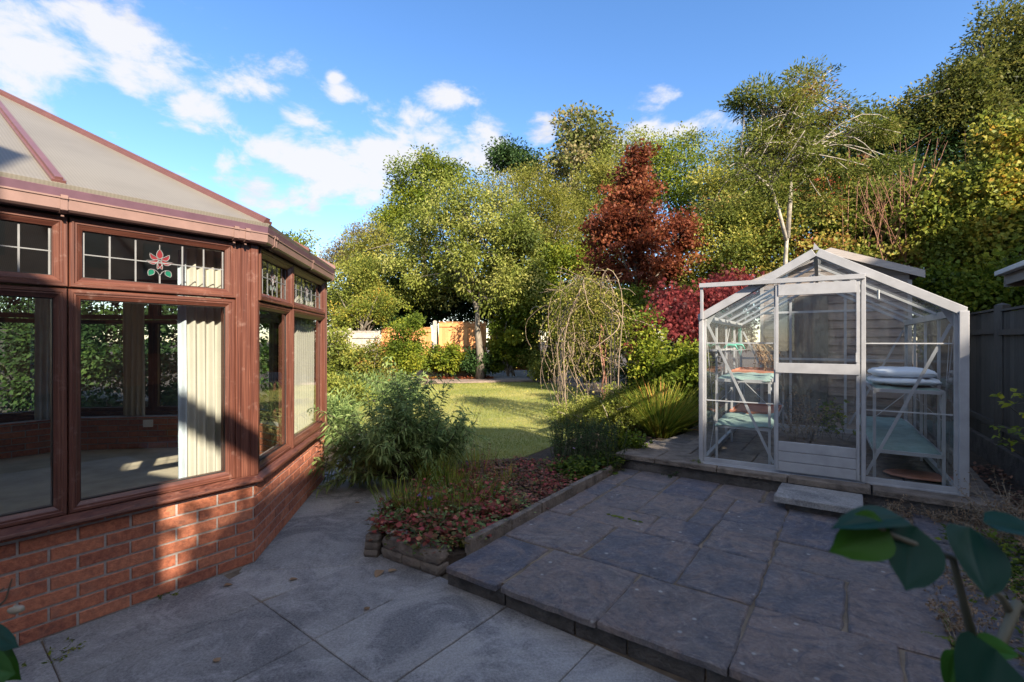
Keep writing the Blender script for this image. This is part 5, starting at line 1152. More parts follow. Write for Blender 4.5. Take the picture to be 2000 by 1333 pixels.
for k in range(44):       # bare reddish stems
    b = at(1700+rng.uniform(-70, 170), 560, 10.9+rng.uniform(-.5, .3)); b.z = .6; t_ = at(1740+rng.uniform(-110, 200), 300+rng.uniform(-60, 90), 10.7+rng.uniform(-.6, .3))
    o = Vector(rng.normal(size=3))*.25; mb.tube([b, b.lerp(t_, .4)+o, b.lerp(t_, .75)+o*.6, t_], [.013, .010, .007, .003], 5)
    for _ in range(5):
        f = rng.uniform(.4, .95); s0 = b.lerp(t_, f)+o*(.9-abs(f-.45)); mb.tube([s0, s0+Vector((rng.normal(0, .2), rng.normal(0, .2), rng.uniform(.15, .45)))], [.005, .002], 4)
tag(mb.build('bare_shrub', simple('reddish_stem', (.25, .12, .07), .8, var=.3)), 'bare reddish brown stems standing up through the thicket on the right', 'stems', gB)
veg('weeping_maple', 'crimson weeping maple with drooping fine leaves left of the greenhouse roof', 'tree',
    [lobe(1400, 570, 9.0, 62, 42), lobe(1340, 600, 8.8, 48, 42), lobe(1450, 585, 9.2, 50, 40), lobe(1310, 625, 8.6, 40, 26), lobe(1370, 640, 8.6, 50, 32), lobe(1420, 640, 8.8, 50, 40), lobe(1260, 665, 9, 22, 40, w=.5)],
    150, 14000, .24, .085, .012, 'crim', 23, shape='fern', trunk=[(Vector((at(1380, 700, 9).x, 9, .1)), at(1378, 700, 9), at(1380, 640, 9), at(1385, 600, 9), .05)], nlimb=30, limb_r=.015, droop=1.3, out=.5, flat_=.9, tvar=.2)

# shrubs round the lawn
gS = 'shrubs along the far garden edge'
def shrub(label, px, pytop, pybase, halfw, Y, mat, seed, n=5000, L=.07, W=.04, cat='shrub', name='shrub', group=gS, cr=.22, ncl=60, **kw):
    h = (pybase-pytop)/2; m = (pybase+pytop)/2
    return veg(name, label, cat, [lobe(px, m, Y, halfw, h), lobe(px-halfw*.3, m+h*.35, Y, halfw*.75, h*.6), lobe(px+halfw*.3, m+h*.35, Y, halfw*.75, h*.6)], ncl, n, cr, L, W, mat, seed, group=group, trunk_name='stems', crown_name='foliage', nlimb=14, limb_r=.014, **kw)
shrub('tall conical green bush in front of the gap between the pale and orange fences', 790, 610, 745, 42, 14.6, 'fresh', 30, 15000, .075, .04, ncl=110)
shrub('low leafy green shrub below the orange fence panel', 872, 672, 726, 36, 17.5, 'fresh', 31, 6000, .10, .06)
shrub('dark green low shrub at the foot of the leaning tree', 930, 688, 727, 32, 17.5, 'deep', 32, 5000, .10, .06)
shrub('large fresh green shrub with broad leaves left of the iron hooks', 1000, 605, 727, 46, 17.3, 'fresh', 33, 12000, .11, .07, ncl=110)
shrub('reddish leaved climber round the iron hooks', 1068, 640, 730, 36, 16.9, 'autumn', 34, 7000, .08, .05)
shrub('low yellow green plant on the brick edging beside the arch', 1068, 702, 738, 30, 16.0, 'lime', 35, 3500, .08, .05)
shrub('dark green hedge behind the dry climber', 1150, 590, 740, 60, 13.2, 'fresh', 36, 13000, .075, .045, ncl=120)
shrub('dark leafy shrub left of the weeping maple', 1240, 560, 700, 45, 11.5, 'fresh', 37, 10000, .07, .045, ncl=90)
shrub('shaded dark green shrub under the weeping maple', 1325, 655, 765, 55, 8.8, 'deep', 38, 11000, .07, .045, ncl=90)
shrub('light green leafy stems beside the weeping maple', 1270, 640, 760, 34, 7.8, 'fresh', 39, 3800, .06, .042, ncl=50)
shrub('leafy shrub with pale tips touching the left corner of the greenhouse', 1350, 670, 790, 30, 7.9, 'fresh', 40, 5000, .065, .045, ncl=60)
shrub('tangled yellow green rose bush against the pale fence', 670, 640, 770, 56, 14.8, 'lime', 41, 13000, .085, .05, ncl=120)
shrub('pink tinged shrub between the rose bush and the conical bush', 735, 655, 770, 36, 14.4, 'autumn', 42, 7000, .07, .035, ncl=80)
shrub('feathery grey green perennial drift beside the lawn', 735, 735, 800, 90, 11.0, 'grey', 43, 10000, .085, .016, ncl=110, droop=-.4, cr=.25)
shrub('yellow green perennial clump by the far end of the path', 660, 730, 800, 45, 10.4, 'lime', 44, 6000, .07, .03, ncl=70)
shrub('dull green ferny plant in front of the yellow green clump', 655, 775, 850, 38, 7.4, 'grey', 45, 4500, .085, .018, ncl=60, droop=-.3)
# dark hedge seen through the far windows of the conservatory
veg('dark_hedge', 'dark hedge seen through the conservatory windows', 'hedge', [(-8.3, 8.6, 1.3, .9, .5, 1.5), (-6.9, 8.5, 1.4, .9, .5, 1.6), (-5.6, 8.5, 1.4, .8, .5, 1.5), (-4.6, 8.6, 1.2, .45, .4, 1.3), (-11, 10.6, 1.9, 1.9, .8, 1.9), (-13.5, 10.4, 1.9, 1.9, .8, 2)], 260, 60000, .35, .09, .05, 'deep', 46, nlimb=12)
# unseen tree behind the viewer, added to dapple the sun on the brick
veg('dapple_tree', 'unseen leafy tree placed behind the viewer to dapple the sunlight', 'tree', [tuple(caster(-.05, 2.0, 5.2))+(.30, .4, .30), tuple(caster(.14, 1.93, 5.2))+(.24, .4, .28)], 26, 330, .10, .085, .055, 'fresh', 47, nlimb=4, limb_r=.015,
    trunk=[(Vector((caster(.2, 1.5, 6).x, caster(.2, 1.5, 6).y, 0)), caster(.1, 1.0, 6), caster(-.1, 1.7, 5.4), .06)])
# ------------------------------------------------------------------ near planting
def curve_pts(p, d, L, n, bendv, rng, wob=.0):
    pts = [np.array(p, float)]; d = np.array(d, float); d /= np.linalg.norm(d); st = L/n
    for k in range(n):
        d = d+np.array(bendv)*st/L*1.0+rng.normal(size=3)*wob; d /= np.linalg.norm(d); pts.append(pts[-1]+d*st)
    return pts
def stem_shrub(name, label, cat, stems, mat, smat, L, W, per_m, seed, group=None, spiral=.9, r0=.006, droop=.25, fold=.15, tmean=.5, side_shoots=0, leaf_from=.15, tvar=.14):
    """stems: list of (base, direction, length, bend)"""
    rng = np.random.default_rng(seed); base = Vector(stems[0][0]); root = empty(name, base, label, cat, group); mb = MB(); P, A, T = [], [], []
    todo = [(s, 1.0) for s in stems]
    while todo:
        (b, d, Ls, bend), sc = todo.pop(); n = max(4, int(Ls/.07)); pts = curve_pts(b, d, Ls, n, bend, rng, .05)
        mb.tube(pts, [r0*sc*(1-.75*i/n) for i in range(n+1)], 5); t0 = rng.normal(tmean, tvar*.6)
        if sc == 1.0:
            for _ in range(side_shoots):
                k = rng.integers(int(n*.3), n); dd = unitv(pts[k]-pts[k-1]+rng.normal(size=3)*.55+np.array([0, 0, .1])); todo.append(((pts[k], dd, Ls*rng.uniform(.2, .45), (0, 0, .1)), .5))
        cnt = int(Ls*per_m)
        for _ in range(cnt):
            f = leaf_from+(1-leaf_from)*rng.random()**.8 if sc == 1 else rng.random(); x = f*n; i = min(int(x), n-1); p = pts[i]+(pts[i+1]-pts[i])*(x-i); ax = unitv(pts[i+1]-pts[i])
            sd = unitv(np.cross(ax, rng.normal(size=3))); P.append(p); A.append(unitv(sd*spiral+ax*.7+np.array([0, 0, -droop])+rng.normal(size=3)*.15)); T.append(np.clip(rng.normal(t0, tvar), 0, 1))
    P, A, T = np.array(P), np.array(A), np.array(T); Ls = L*rng.uniform(.6, 1.2, len(P))
    # two-part bent leaves
    nr = rng.normal(size=(len(P), 3))*.5+np.array([0, 0, 1]); s_ = unitv(np.cross(A, nr)); up = np.cross(s_, A); Wd = (W*rng.uniform(.7, 1.2, len(P)))[:, None]; LL = Ls[:, None]
    tip = P+A*LL-np.array([0, 0, 1])*LL*droop*.8; m1 = P+A*LL*.38-np.array([0, 0, 1])*LL*droop*.1
    V = np.empty((len(P), 4, 3)); V[:, 0] = P; V[:, 1] = m1+s_*Wd*.5+up*Wd*fold; V[:, 2] = tip; V[:, 3] = m1-s_*Wd*.5+up*Wd*fold
    fastmesh('foliage', V.reshape(-1, 3), np.arange(len(P)*4).reshape(-1, 4), np.repeat(T, 4), L_[mat], root); mb.build('stems', M[smat], root, smooth=True); return root
def blades(base, dirs, L, W, bend, rng, seg=5, side=None):
    n = len(base); side = unitv(np.cross(dirs, np.array([0, 0, 1.])+rng.normal(size=(n, 3))*.15)) if side is None else side
    V = np.empty((n, seg*2+1, 3)); p = base.copy(); d = unitv(dirs.copy()); st = (L/seg)[:, None] if np.ndim(L) else L/seg
    hor = d*np.array([1, 1, 0]); 
    for k in range(seg):
        w = (W if np.ndim(W) else np.full(n, W))*(1-(k/seg)**1.6*.85); V[:, 2*k] = p-side*w[:, None]/2; V[:, 2*k+1] = p+side*w[:, None]/2
        p = p+d*st; d = unitv(d+np.array([0, 0, -1.])*(bend[:, None] if np.ndim(bend) else bend)*(.35+.9*k/seg)+hor*.04)
    V[:, -1] = p; F = []
    for k in range(seg-1): F.append([2*k, 2*k+1, 2*k+3, 2*k+2])
    F = np.array(F); Ft = np.array([[2*seg-2, 2*seg-1, 2*seg, 2*seg]]); m = 2*seg+1
    quads = (np.arange(n)[:, None, None]*m+F[None]).reshape(-1, 4)
    # tip as a thin quad (duplicate vertex avoided by using mid point)
    return V.reshape(-1, 3), quads, m
def blade_clump(name, label, cat, c, r, n, L, W, bend, mat, seed, lean=(0, 0, 0), group=None, up=1.4, rd=None, kind=None, tm=.5, tv=.2):
    rng = np.random.default_rng(seed); th = rng.uniform(0, 2*math.pi, n); q = np.sqrt(rng.random(n)); base = np.stack([c[0]+np.cos(th)*q*r, c[1]+np.sin(th)*q*(rd or r), np.full(n, c[2])], 1)
    dirs = unitv(np.stack([np.cos(th)*q, np.sin(th)*q, np.full(n, up)], 1)+rng.normal(size=(n, 3))*.18+np.array(lean)); Ls = L*rng.uniform(.55, 1.15, n)
    V, F, m = blades(base, dirs, Ls, W*rng.uniform(.7, 1.2, n), bend*rng.uniform(.5, 1.4, n), rng); T = np.repeat(np.clip(rng.normal(tm, tv, n), 0, 1), m)
    o = fastmesh(name, V, F, T, L_[mat]); return tag(o, label, cat, group, kind)

# lawn blades
rng = np.random.default_rng(5); lx = [p[0] for p in lawn]; ly = [p[1] for p in lawn]; N = 150000
# denser close by
yy = min(ly)+(max(ly)-min(ly))*rng.random(N)**2.1; xx = rng.uniform(min(lx), max(lx), N); k_ = inside(lawn, xx, yy); xx, yy = xx[k_], yy[k_]; n = len(xx)
base = np.stack([xx, yy, np.full(n, .112)], 1); dirs = unitv(rng.normal(size=(n, 3))*.55+np.array([0, 0, 1.])); far = 1+(yy-5)*.12
Lb = rng.uniform(.018, .036, n)*far**.4; side = unitv(np.cross(dirs, rng.normal(size=(n, 3))))
Wb = .0022*far; V = np.empty((n, 4, 3)); V[:, 0] = base-side*Wb[:, None]; V[:, 1] = base+side*Wb[:, None]; V[:, 2] = base+dirs*Lb[:, None]+side*Wb[:, None]*.15; V[:, 3] = base+dirs*Lb[:, None]-side*Wb[:, None]*.15
ptc = .5+.22*np.sin(xx*2.1+1.3*np.sin(yy*1.1))*np.sin(yy*1.6+xx*.7)
tag(fastmesh('grass', V.reshape(-1, 3), np.arange(4*n).reshape(-1, 4), np.repeat(np.clip(rng.normal(ptc, .16), 0, 1), 4), L_['grass']), kind='stuff')

# big loose shrub at the corner of the bed
rng = np.random.default_rng(12); st = []; B0 = gp(800, 930, .11)
for k in range(64):
    az = rng.uniform(math.pi*.42, math.pi*1.55); b = B0+Vector((rng.uniform(-.16, .10), rng.uniform(-.15, .2), 0)); el = rng.uniform(.15, .8); d = (math.cos(az)*math.cos(el), math.sin(az)*.6*math.cos(el), math.sin(el)); L = rng.uniform(.55, 1.0)
    st.append((tuple(b), d, L, (0, 0, rng.uniform(-.5, .6))))
for k in range(24):
    b = B0+Vector((rng.uniform(-.2, .2), rng.uniform(-.1, .15), 0)); d = (rng.normal(-.02, .22), rng.normal(0, .2), 1); st.append((tuple(b), d, rng.uniform(.65, 1.12), (0, 0, .2)))
for k in range(20):
    b = B0+Vector((rng.uniform(-.05, .15), rng.uniform(-.1, .15), 0)); d = (rng.uniform(.35, .95), rng.normal(0, .25), rng.uniform(.45, .8)); st.append((tuple(b), d, rng.uniform(.45, .85), (0, 0, .35)))
stem_shrub('willow_leaved_shrub', 'big loose shrub with narrow grey green leaves spilling over the path by the conservatory', 'shrub', st, 'grey', 'dstem', .088, .019, 72, 13, tmean=.62, side_shoots=4, leaf_from=.32, droop=.35, r0=.006)
rng = np.random.default_rng(15); st = []; b1 = gp(850, 905, .11)
for k in range(16): st.append((tuple(b1+Vector((rng.uniform(-.1, .3), rng.uniform(-.2, .2), 0))), (rng.normal(.12, .25), rng.normal(0, .25), 1), rng.uniform(.5, .8), (0, 0, 0)))
stem_shrub('seed_stalks', 'thin bare seed stalks standing behind the big loose shrub', 'stalks', st, 'dry', 'dstem', .02, .008, 30, 16, r0=.003, leaf_from=.6)

# ground cover in the bed
bed = [Vector(p) for p in ((-.93, 3.42, 0), (-.46, 3.16, 0), de(2.6, -2.10), de(4.95, -2.10), (1.0, 5.6, 0), (.0, 5.7, 0), (-.8, 5.6, 0), (-1.1, 5.4, 0))]
def scatter(poly, n, rng):
    X = [p[0] for p in poly]; Y = [p[1] for p in poly]; x = rng.uniform(min(X), max(X), n*4); y = rng.uniform(min(Y), max(Y), n*4); k = inside(poly, x, y); return x[k][:n], y[k][:n]
def carpet_plant(name, label, poly, nplant, per, h, r, L, W, mat, seed, cat='ground cover', kind=None, group=None, z=.11, tm=.5, tv=.2, droop=-.1):
    rng = np.random.default_rng(seed); x, y = scatter(poly, nplant, rng); n = len(x); hh = h*rng.uniform(.4, 1.15, n); li = rng.integers(0, n, n*per)
    q = rng.normal(size=(len(li), 3)); P = np.stack([x[li]+q[:, 0]*r, y[li]+q[:, 1]*r, z+hh[li]*rng.random(len(li))**.5], 1); P[:, 2] = np.maximum(P[:, 2], z+.004)
    A = unitv(np.stack([q[:, 0], q[:, 1], rng.normal(size=len(li))*.35-droop], 1)); Ls = L*rng.uniform(.6, 1.3, len(li)); nr = np.stack([rng.normal(size=len(li))*.4, rng.normal(size=len(li))*.4, np.ones(len(li))], 1)
    V, F = leaves(P, A, Ls, Ls*W/L, nr, .12, rng); ct = rng.normal(tm, tv, n); T = np.repeat(np.clip(ct[li]+rng.normal(0, .12, len(li)), 0, 1), 4)
    return tag(fastmesh(name, V, F, T, L_[mat]), label, cat, group, kind)
front = [Vector(p) for p in ((-1.0, 3.44, 0), (-.52, 3.10, 0), de(2.5, -2.10), de(3.25, -2.10), (-.25, 4.5, 0), (-.75, 4.4, 0), (-1.0, 4.0, 0))]
wc = carpet_plant('heart_leaved_ground_cover', None, front, 250, 13, .14, .035, .042, .038, 'wine', 50, kind='stuff', cat=None)
rearp = [Vector(p) for p in (de(2.9, -2.12), de(4.75, -2.12), (.8, 5.5, 0), (.0, 5.5, 0), (-.7, 5.1, 0), (-.7, 4.3, 0))]
carpet_plant('brown_ground_cover', None, rearp, 320, 14, .07, .04, .035, .028, 'brown', 51, kind='stuff', cat=None)
carpet_plant('red_green_ground_cover', None, rearp, 260, 12, .10, .03, .034, .028, 'wine', 52, kind='stuff', cat=None)
# grass tufts
carpet_plant('mixed_green_cover', None, front, 190, 13, .14, .035, .034, .022, 'grey', 53, kind='stuff', cat=None)
for k, (px, py, n, L, lb) in enumerate(((800, 1010, 150, .30, 'tuft of yellow green grass near the stone wall under the big shrub'), (880, 965, 150, .30, 'grass tuft in the middle of the red ground cover'), (945, 985, 90, .28, 'thin grass tuft beside the stone kerb'), (930, 925, 80, .30, 'far grass tuft at the back of the bed by the lawn'), (850, 940, 130, .34, 'dense grass tuft right of the big shrub'), (770, 985, 70, .26, 'small grass tuft at the path side of the bed'), (835, 1020, 110, .26, 'straw tinged grass tuft nearest the low stone wall'), (895, 1010, 110, .28, 'straw tinged grass tuft between the stone wall and the kerb'), (985, 950, 60, .22, 'sparse grass tuft in the brown ground cover beside the kerb'))):
    c = gp(px, py, .11); blade_clump('grass_tuft', lb, 'grass tuft', (c.x, c.y, .11), .15, n, L*1.15, .006, .14, 'sedge', 60+k, group='grass tufts in the bed', rd=.12, up=1.9, tm=.5, tv=.2)
# violet crocus and orange flowers
def flower(label, c, mat, seed, size=.022, n=6, h=.12, up=True):
    rng = np.random.default_rng(seed); c = Vector(c); root = empty('flower', c, label, 'flower'); mb = MB(); top = c+Vector((rng.normal(0, .012), rng.normal(0, .01), h)); mb.tube([c, c.lerp(top, .5)+Vector((.004, 0, 0)), top], .0025, 5); mb.build('stem', M['twig'], root)
    m_ = MB()
    for k in range(n):
        th = 2*math.pi*k/n; a = Vector((math.cos(th), math.sin(th), 1.6 if up else .25)).normalized(); s_ = a.cross(Vector((0, 0, 1))).normalized(); m_.add([top, top+a*size*1.1+s_*size*.38, top+a*size*2.0, top+a*size*1.1-s_*size*.38], [(0, 1, 2, 3)])
    m_.build('petals', M[mat], root)
for k, (px, py, h, mt, lb, up, sz) in enumerate(((818, 985, .12, 'purple', 'left violet crocus in the grass near the stone wall', True, .026), (838, 990, .11, 'purple', 'right violet crocus leaning over in the grass near the stone wall', True, .026), (828, 1000, .07, 'purple', 'small violet crocus below the other two', True, .02),
        (846, 925, .08, 'orange', 'orange flower at the foot of the big shrub', False, .016), (852, 915, .09, 'purple', 'pale violet flower beside the orange one', False, .014), (1140, 884, .22, 'pink', 'upper mauve daisy in the dark hedge plants', False, .016), (1125, 893, .2, 'pink', 'lower mauve daisy in the dark hedge plants', False, .014))):
    c = gp(px, py+18, .11); flower(lb, (c.x, c.y, .11), mt, 80+k, sz, 7, h, up)
# orange brown seed heads standing over the lawn edge
rng = np.random.default_rng(90); st = []
for k in range(7):
    c = gp(940+rng.uniform(-20, 35), 945, .11); st.append(((c.x, c.y, .11), (rng.normal(.05, .1), 0, 1), rng.uniform(.3, .45), (0, 0, 0)))
stem_shrub('rusty_seed_heads', 'thin rusty brown seed heads standing in the bed against the lawn', 'stalks', st, 'brown', 'vine', .022, .008, 70, 91, r0=.0022, leaf_from=.4)
# dark low hedge plants and geranium
rng = np.random.default_rng(92); st = []
for k in range(260):
    px = rng.uniform(1085, 1215); c = gp(px, rng.uniform(892, 925)+(px-1085)*.06, .11); st.append(((c.x, c.y+rng.uniform(0, .45), .11), (rng.normal(0, .16), rng.normal(0, .14), 1), rng.uniform(.30, .52), (0, 0, .1)))
stem_shrub('heathery_hedge', 'dark fine leaved low hedge at the right end of the bed', 'hedge', st, 'deep', 'dstem', .022, .010, 170, 93, r0=.003, leaf_from=.1, tmean=.62, tvar=.2)
gpoly = [Vector(p) for p in (de(4.1, -2.14), de(4.95, -2.06), (1.25, 5.45, 0), (.75, 5.35, 0), (.40, 4.95, 0))]
carpet_plant('hardy_geranium', 'leafy dark green clump spilling over the far end of the kerb', gpoly, 120, 22, .15, .05, .045, .04, 'fresh', 94, tm=.3, tv=.12)
# plants in front of the sedge
def bush_at(name, label, cat, c, rx, ry, rz, n, L, W, mat, seed, ncl=50, cr=.12, **kw):
    return veg(name, label, cat, [(c[0], c[1], c[2]+rz*.9, rx, ry, rz)], ncl, n, cr, L, W, mat, seed, trunk_name='stems', crown_name='foliage', nlimb=24, limb_r=.006, **kw)
c = gp(1205, 845, .11); bush_at('yellow_green_perennial', 'yellow green leafy clump at the foot of the arch', 'perennial', (c.x, c.y, .1), .50, .4, .33, 9000, .032, .022, 'lime', 95, ncl=90, bark='twig')
c = gp(1120, 835, .11); bush_at('silvery_perennial', 'thin dull green clump left of the arch foot', 'perennial', (c.x, c.y, .1), .34, .35, .26, 5000, .03, .014, 'pale', 96, ncl=70, bark='twig')
c = gp(1225, 885, .2); bush_at('leafy_edging_plant', 'dark leafy plant at the corner of the greenhouse paving', 'plant', (c.x, c.y, .12), .20, .18, .14, 2200, .04, .03, 'fresh', 97, ncl=30)
c = gp(1265, 800, .11); bush_at('dark_shrub', 'shadowy shrub behind the sedge clump', 'shrub', (c.x, c.y, .1), .75, .5, .55, 12000, .05, .03, 'deep', 98, ncl=90)
# sedge clump
c = gp(1295, 850, .11)
blade_clump('sedge_clump', 'large arching clump of green and orange sedge beside the greenhouse', 'ornamental grass', (c.x, c.y, .11), .22, 1300, 1.02, .012, .26, 'sedge', 99, lean=(.22, -.08, 0), up=1.0, tm=.6, tv=.22)
c = gp(1240, 810, .11); blade_clump('iris_leaves', 'upright sword leaves left of the sedge clump', 'ornamental grass', (c.x, c.y, .11), .30, 90, .75, .018, .06, 'sedge', 100, up=2.4, tm=.35, tv=.15)

# arch with the dead climber
AB = gp(1148, 835, .11); AX, AY = AB.x+.02, AB.y+.35
arch = empty('garden_arch', (AX, AY, .11), 'rusty metal garden arch hidden under a dry climber', 'arch')
m_ = MB()
for dy in (-.2, .2):
    for off in (0, .05):
        w_ = .44-off; pts = [(AX-w_, AY+dy, .1), (AX-w_, AY+dy, 1.7)]+[(AX-w_*math.cos(t), AY+dy, 1.7+w_*1.35*math.sin(t)) for t in np.linspace(.15, math.pi-.15, 12)]+[(AX+w_, AY+dy, 1.7), (AX+w_, AY+dy, .1)]; m_.tube(pts, .007, 6)
m_.build('hoops', M['black'], arch)
m_ = MB()
for s_ in (-1, 1):
    for z in np.arange(.4, 1.8, .28): m_.tube([(AX+s_*.44, AY-.2, z), (AX+s_*.44, AY+.2, z)], .005, 5)
for t in np.linspace(.3, math.pi-.3, 6): m_.tube([(AX-.44*math.cos(t), AY-.2, 1.7+.59*math.sin(t)), (AX-.44*math.cos(t), AY+.2, 1.7+.59*math.sin(t))], .005, 5)
m_.build('cross_bars', M['black'], arch)
rng = np.random.default_rng(101); mb = MB(); P = []; A = []
cl = empty('dead_climber', (AX-.3, AY, .11), 'tangle of bare pale climber stems smothering the arch', 'climber')
for k in range(64):
    s_ = -1 if rng.random() < .55 else 1; pts = []; x0 = AX+s_*.42+rng.normal(0, .08); y0 = AY+rng.normal(0, .18); top = rng.uniform(.8, 2.6)
    o1, o2 = rng.normal(0, .11, 2); n = 12; ph = rng.uniform(0, 6); amp = rng.uniform(.04, .13); mode = rng.random()
    if mode < .5:     # climb then spill over
        for j in range(n+1):
            f = j/n; z = .12+top*math.sin(f*math.pi*.8)/math.sin(math.pi*.5) if 1 else 0; z = .12+top*(1-(1-min(1, f*1.5))**2) if f < .67 else .12+top-(f-.67)*rng.uniform(.8, 2.2)
            x = x0-s_*.45*max(0, f-.3)*1.2+amp*math.sin(f*9+ph)+o1*f; pts.append((x, y0+amp*math.cos(f*7+ph)+o2*f, max(.12, z)))
    else:             # loops hanging from the top
        xa = AX+rng.uniform(-.52, .52); za = 2.55-abs(xa-AX)*.8+rng.uniform(-.35, .1); xb = xa+rng.normal(0, .3); zb = rng.uniform(.25, 1.5)
        for j in range(n+1):
            f = j/n; bow = math.sin(math.pi*f)*rng.uniform(.98, 1.02)*(.28 if xa > AX else -.30)*(.3+abs(o1)*6); pts.append((xa+(xb-xa)*f+bow+amp*.5*math.sin(f*8+ph), y0+amp*math.cos(f*6+ph), za+(zb-za)*f))
    r = rng.choice([.002, .0025, .0035, .005, .007]); mb.tube(pts, [r]*len(pts), 5)
    for j in range(rng.integers(0, 9) if mode > .35 else 2):
        p = pts[rng.integers(3, len(pts))]; P.append(p); A.append(rng.normal(size=3)+np.array([0, 0, -.7]))
for k in range(7500):
    x = rng.normal(0, .32); z = 2.62-abs(x)*.55+rng.normal(-.14, .16)-rng.exponential(.40); P.append((AX+x, AY+rng.normal(0, .22), z)); A.append(rng.normal(size=3)+np.array([0, 0, -.8]))
for k in range(60):
    x = rng.uniform(-.5, .5); z = 2.55-abs(x)*.5; p0 = np.array((AX+x, AY+rng.normal(0, .2), z)); pts = curve_pts(p0, (rng.normal(0, 1), rng.normal(0, .5), rng.uniform(-.2, 1)), rng.uniform(.2, .5), 5, (0, 0, -.9), rng, .2); mb.tube(pts, [.003]*6, 4)
mb.build('stems', M['vine'], cl, smooth=True)
P = np.array(P); A = unitv(np.array(A)); Ls = .042*rng.uniform(.6, 1.3, len(P)); V, F = leaves(P, A, Ls, Ls*.55, rng=rng); fastmesh('foliage', V, F, np.repeat(rng.random(len(P)), 4), L_['olive'], cl)
mb = MB(); rng = np.random.default_rng(103)
for k in range(3):
    pts = []; x0, y0 = AX+.32+.03*k, AY-.1+.06*k
    for j in range(15): f = j/14; pts.append((x0+.03*math.sin(f*14+k*2)-.10*f, y0+.03*math.cos(f*14+k*2), .1+1.7*f))
    mb.tube(pts, [.016*(1-.5*j/14) for j in range(15)], 6)
mb.build('trunk', simple('reddish_vine_bark', (.24, .11, .075), .9, var=.3, scale=30, bmp=.6), cl, smooth=True)
# iron hooks
hk = empty('iron_plant_hook', at(1060, 735, 14.2), 'black iron pole with two curled hooks standing behind the lawn', 'plant hook'); hk.location.z = .1
p = hk.location; m_ = MB(); z1 = at(1060, 605, 14.2).z; m_.tube([(p.x, p.y, .1), (p.x, p.y, z1)], .014, 6); m_.build('pole', M['black'], hk)
for s_ in (-1, 1):
    m_ = MB(); m_.tube([(p.x+s_*.18*(1-math.cos(t)), p.y, z1-.08+.17*math.sin(t)) for t in np.linspace(0, math.pi*1.25, 14)], .009, 6); m_.build('hook', M['black'], hk)

# climbing remains inside the greenhouse
rng = np.random.default_rng(110); st = []
for k in range(16): st.append((tuple(G(.30+rng.normal(0, .03), 1.7+rng.normal(0, .05), 1.18)), (rng.normal(.25, .2), rng.normal(-.1, .3), rng.uniform(-1, -.2)), rng.uniform(.25, .45), (0, 0, -.6)))
stem_shrub('withered_plant', 'bundle of withered plants hanging in the back left of the greenhouse', 'dead plant', st, 'dry', 'twig', .03, .010, 130, 111, r0=.003, leaf_from=0)
rng = np.random.default_rng(112); st = []
for k in range(40): st.append((tuple(G(rng.uniform(.62, 1.0), rng.uniform(1.5, 2.3), .0)), (rng.normal(0, .3), rng.normal(0, .3), 1), rng.uniform(.2, .75), (0, 0, -.6)))
stem_shrub('withered_plant', 'dry brown plants standing on the greenhouse floor', 'dead plant', st, 'dry', 'twig', .032, .015, 60, 113, r0=.003)
rng = np.random.default_rng(114); st = []
for k in range(14): st.append((tuple(G(rng.uniform(.95, 1.25), rng.uniform(1.9, 2.4), .0)), (rng.normal(0, .3), rng.normal(0, .3), 1), rng.uniform(.3, .6), (0, 0, -.4)))
stem_shrub('green_weed', 'green leafy weed growing at the back of the greenhouse floor', 'weed', st, 'fresh', 'dstem', .06, .045, 40, 115, r0=.003)

# right-hand border
fo = 'plants in the right hand border'
rng = np.random.default_rng(120); st = []
for k in range(150):
    c = G(GW+.12+rng.uniform(0, .6), rng.uniform(-.95, -.2), -.18); st.append((tuple(c), (rng.normal(-.1, .55), rng.normal(-.2, .5), 1), rng.uniform(.2, .52), (0, 0, -.7)))
stem_shrub('dried_grass_plant', 'pale dried branching plant at the right corner of the greenhouse', 'dead plant', st, 'dry', 'twig', .022, .007, 70, 121, group=fo, r0=.0028, side_shoots=5)
rng = np.random.default_rng(122); st = []
for k in range(50): st.append((tuple(G(rng.uniform(1.35, 2.0), rng.uniform(-.33, -.2), -.17)), (rng.normal(0, .6), rng.normal(-.5, .3), .7), rng.uniform(.1, .26), (0, 0, -.9)))
stem_shrub('dried_grass_plant', 'low dried twiggy plant under the front edge of the greenhouse right of the step', 'dead plant', st, 'dry', 'twig', .02, .007, 90, 123, group=fo, r0=.002, side_shoots=4)
rng = np.random.default_rng(124); st = []
for k in range(150): st.append((tuple(de(rng.uniform(2.9, 3.9), rng.uniform(.36, .95), .13)), (rng.normal(-.2, .6), rng.normal(0, .6), .8), rng.uniform(.06, .2), (0, 0, -.8)))
stem_shrub('weedy_clump', 'pale weedy clump on the joints at the right side of the raised patio', 'weed', st, 'dry', 'twig', .018, .009, 120, 125, group=fo, r0=.0018, side_shoots=3)
bpoly = [de(2.7, .66), de(4.6, .55), de(4.6, 1.7), de(2.6, 1.6)]
carpet_plant('border_ground_cover', None, bpoly, 260, 16, .14, .05, .035, .024, 'fresh', 126, kind='stuff', cat=None, tm=.35)
carpet_plant('leaf_litter', None, [G(GW+.1, -.6, 0), G(GW+.1, 2.2, 0), G(GW+.75, 2.2, 0), G(GW+.75, -.8, 0)], 200, 6, .02, .05, .05, .03, 'brown', 127, kind='stuff', cat=None)
carpet_plant('fallen_leaf_litter', None, [at(830, 735, 17.0), at(960, 735, 17.2), at(960, 728, 17.7), at(830, 728, 17.7)], 120, 8, .03, .06, .09, .06, 'red', 128, kind='stuff', cat=None, z=.16)
rng = np.random.default_rng(130); st = []
q = at(2010, 830, 2.9)
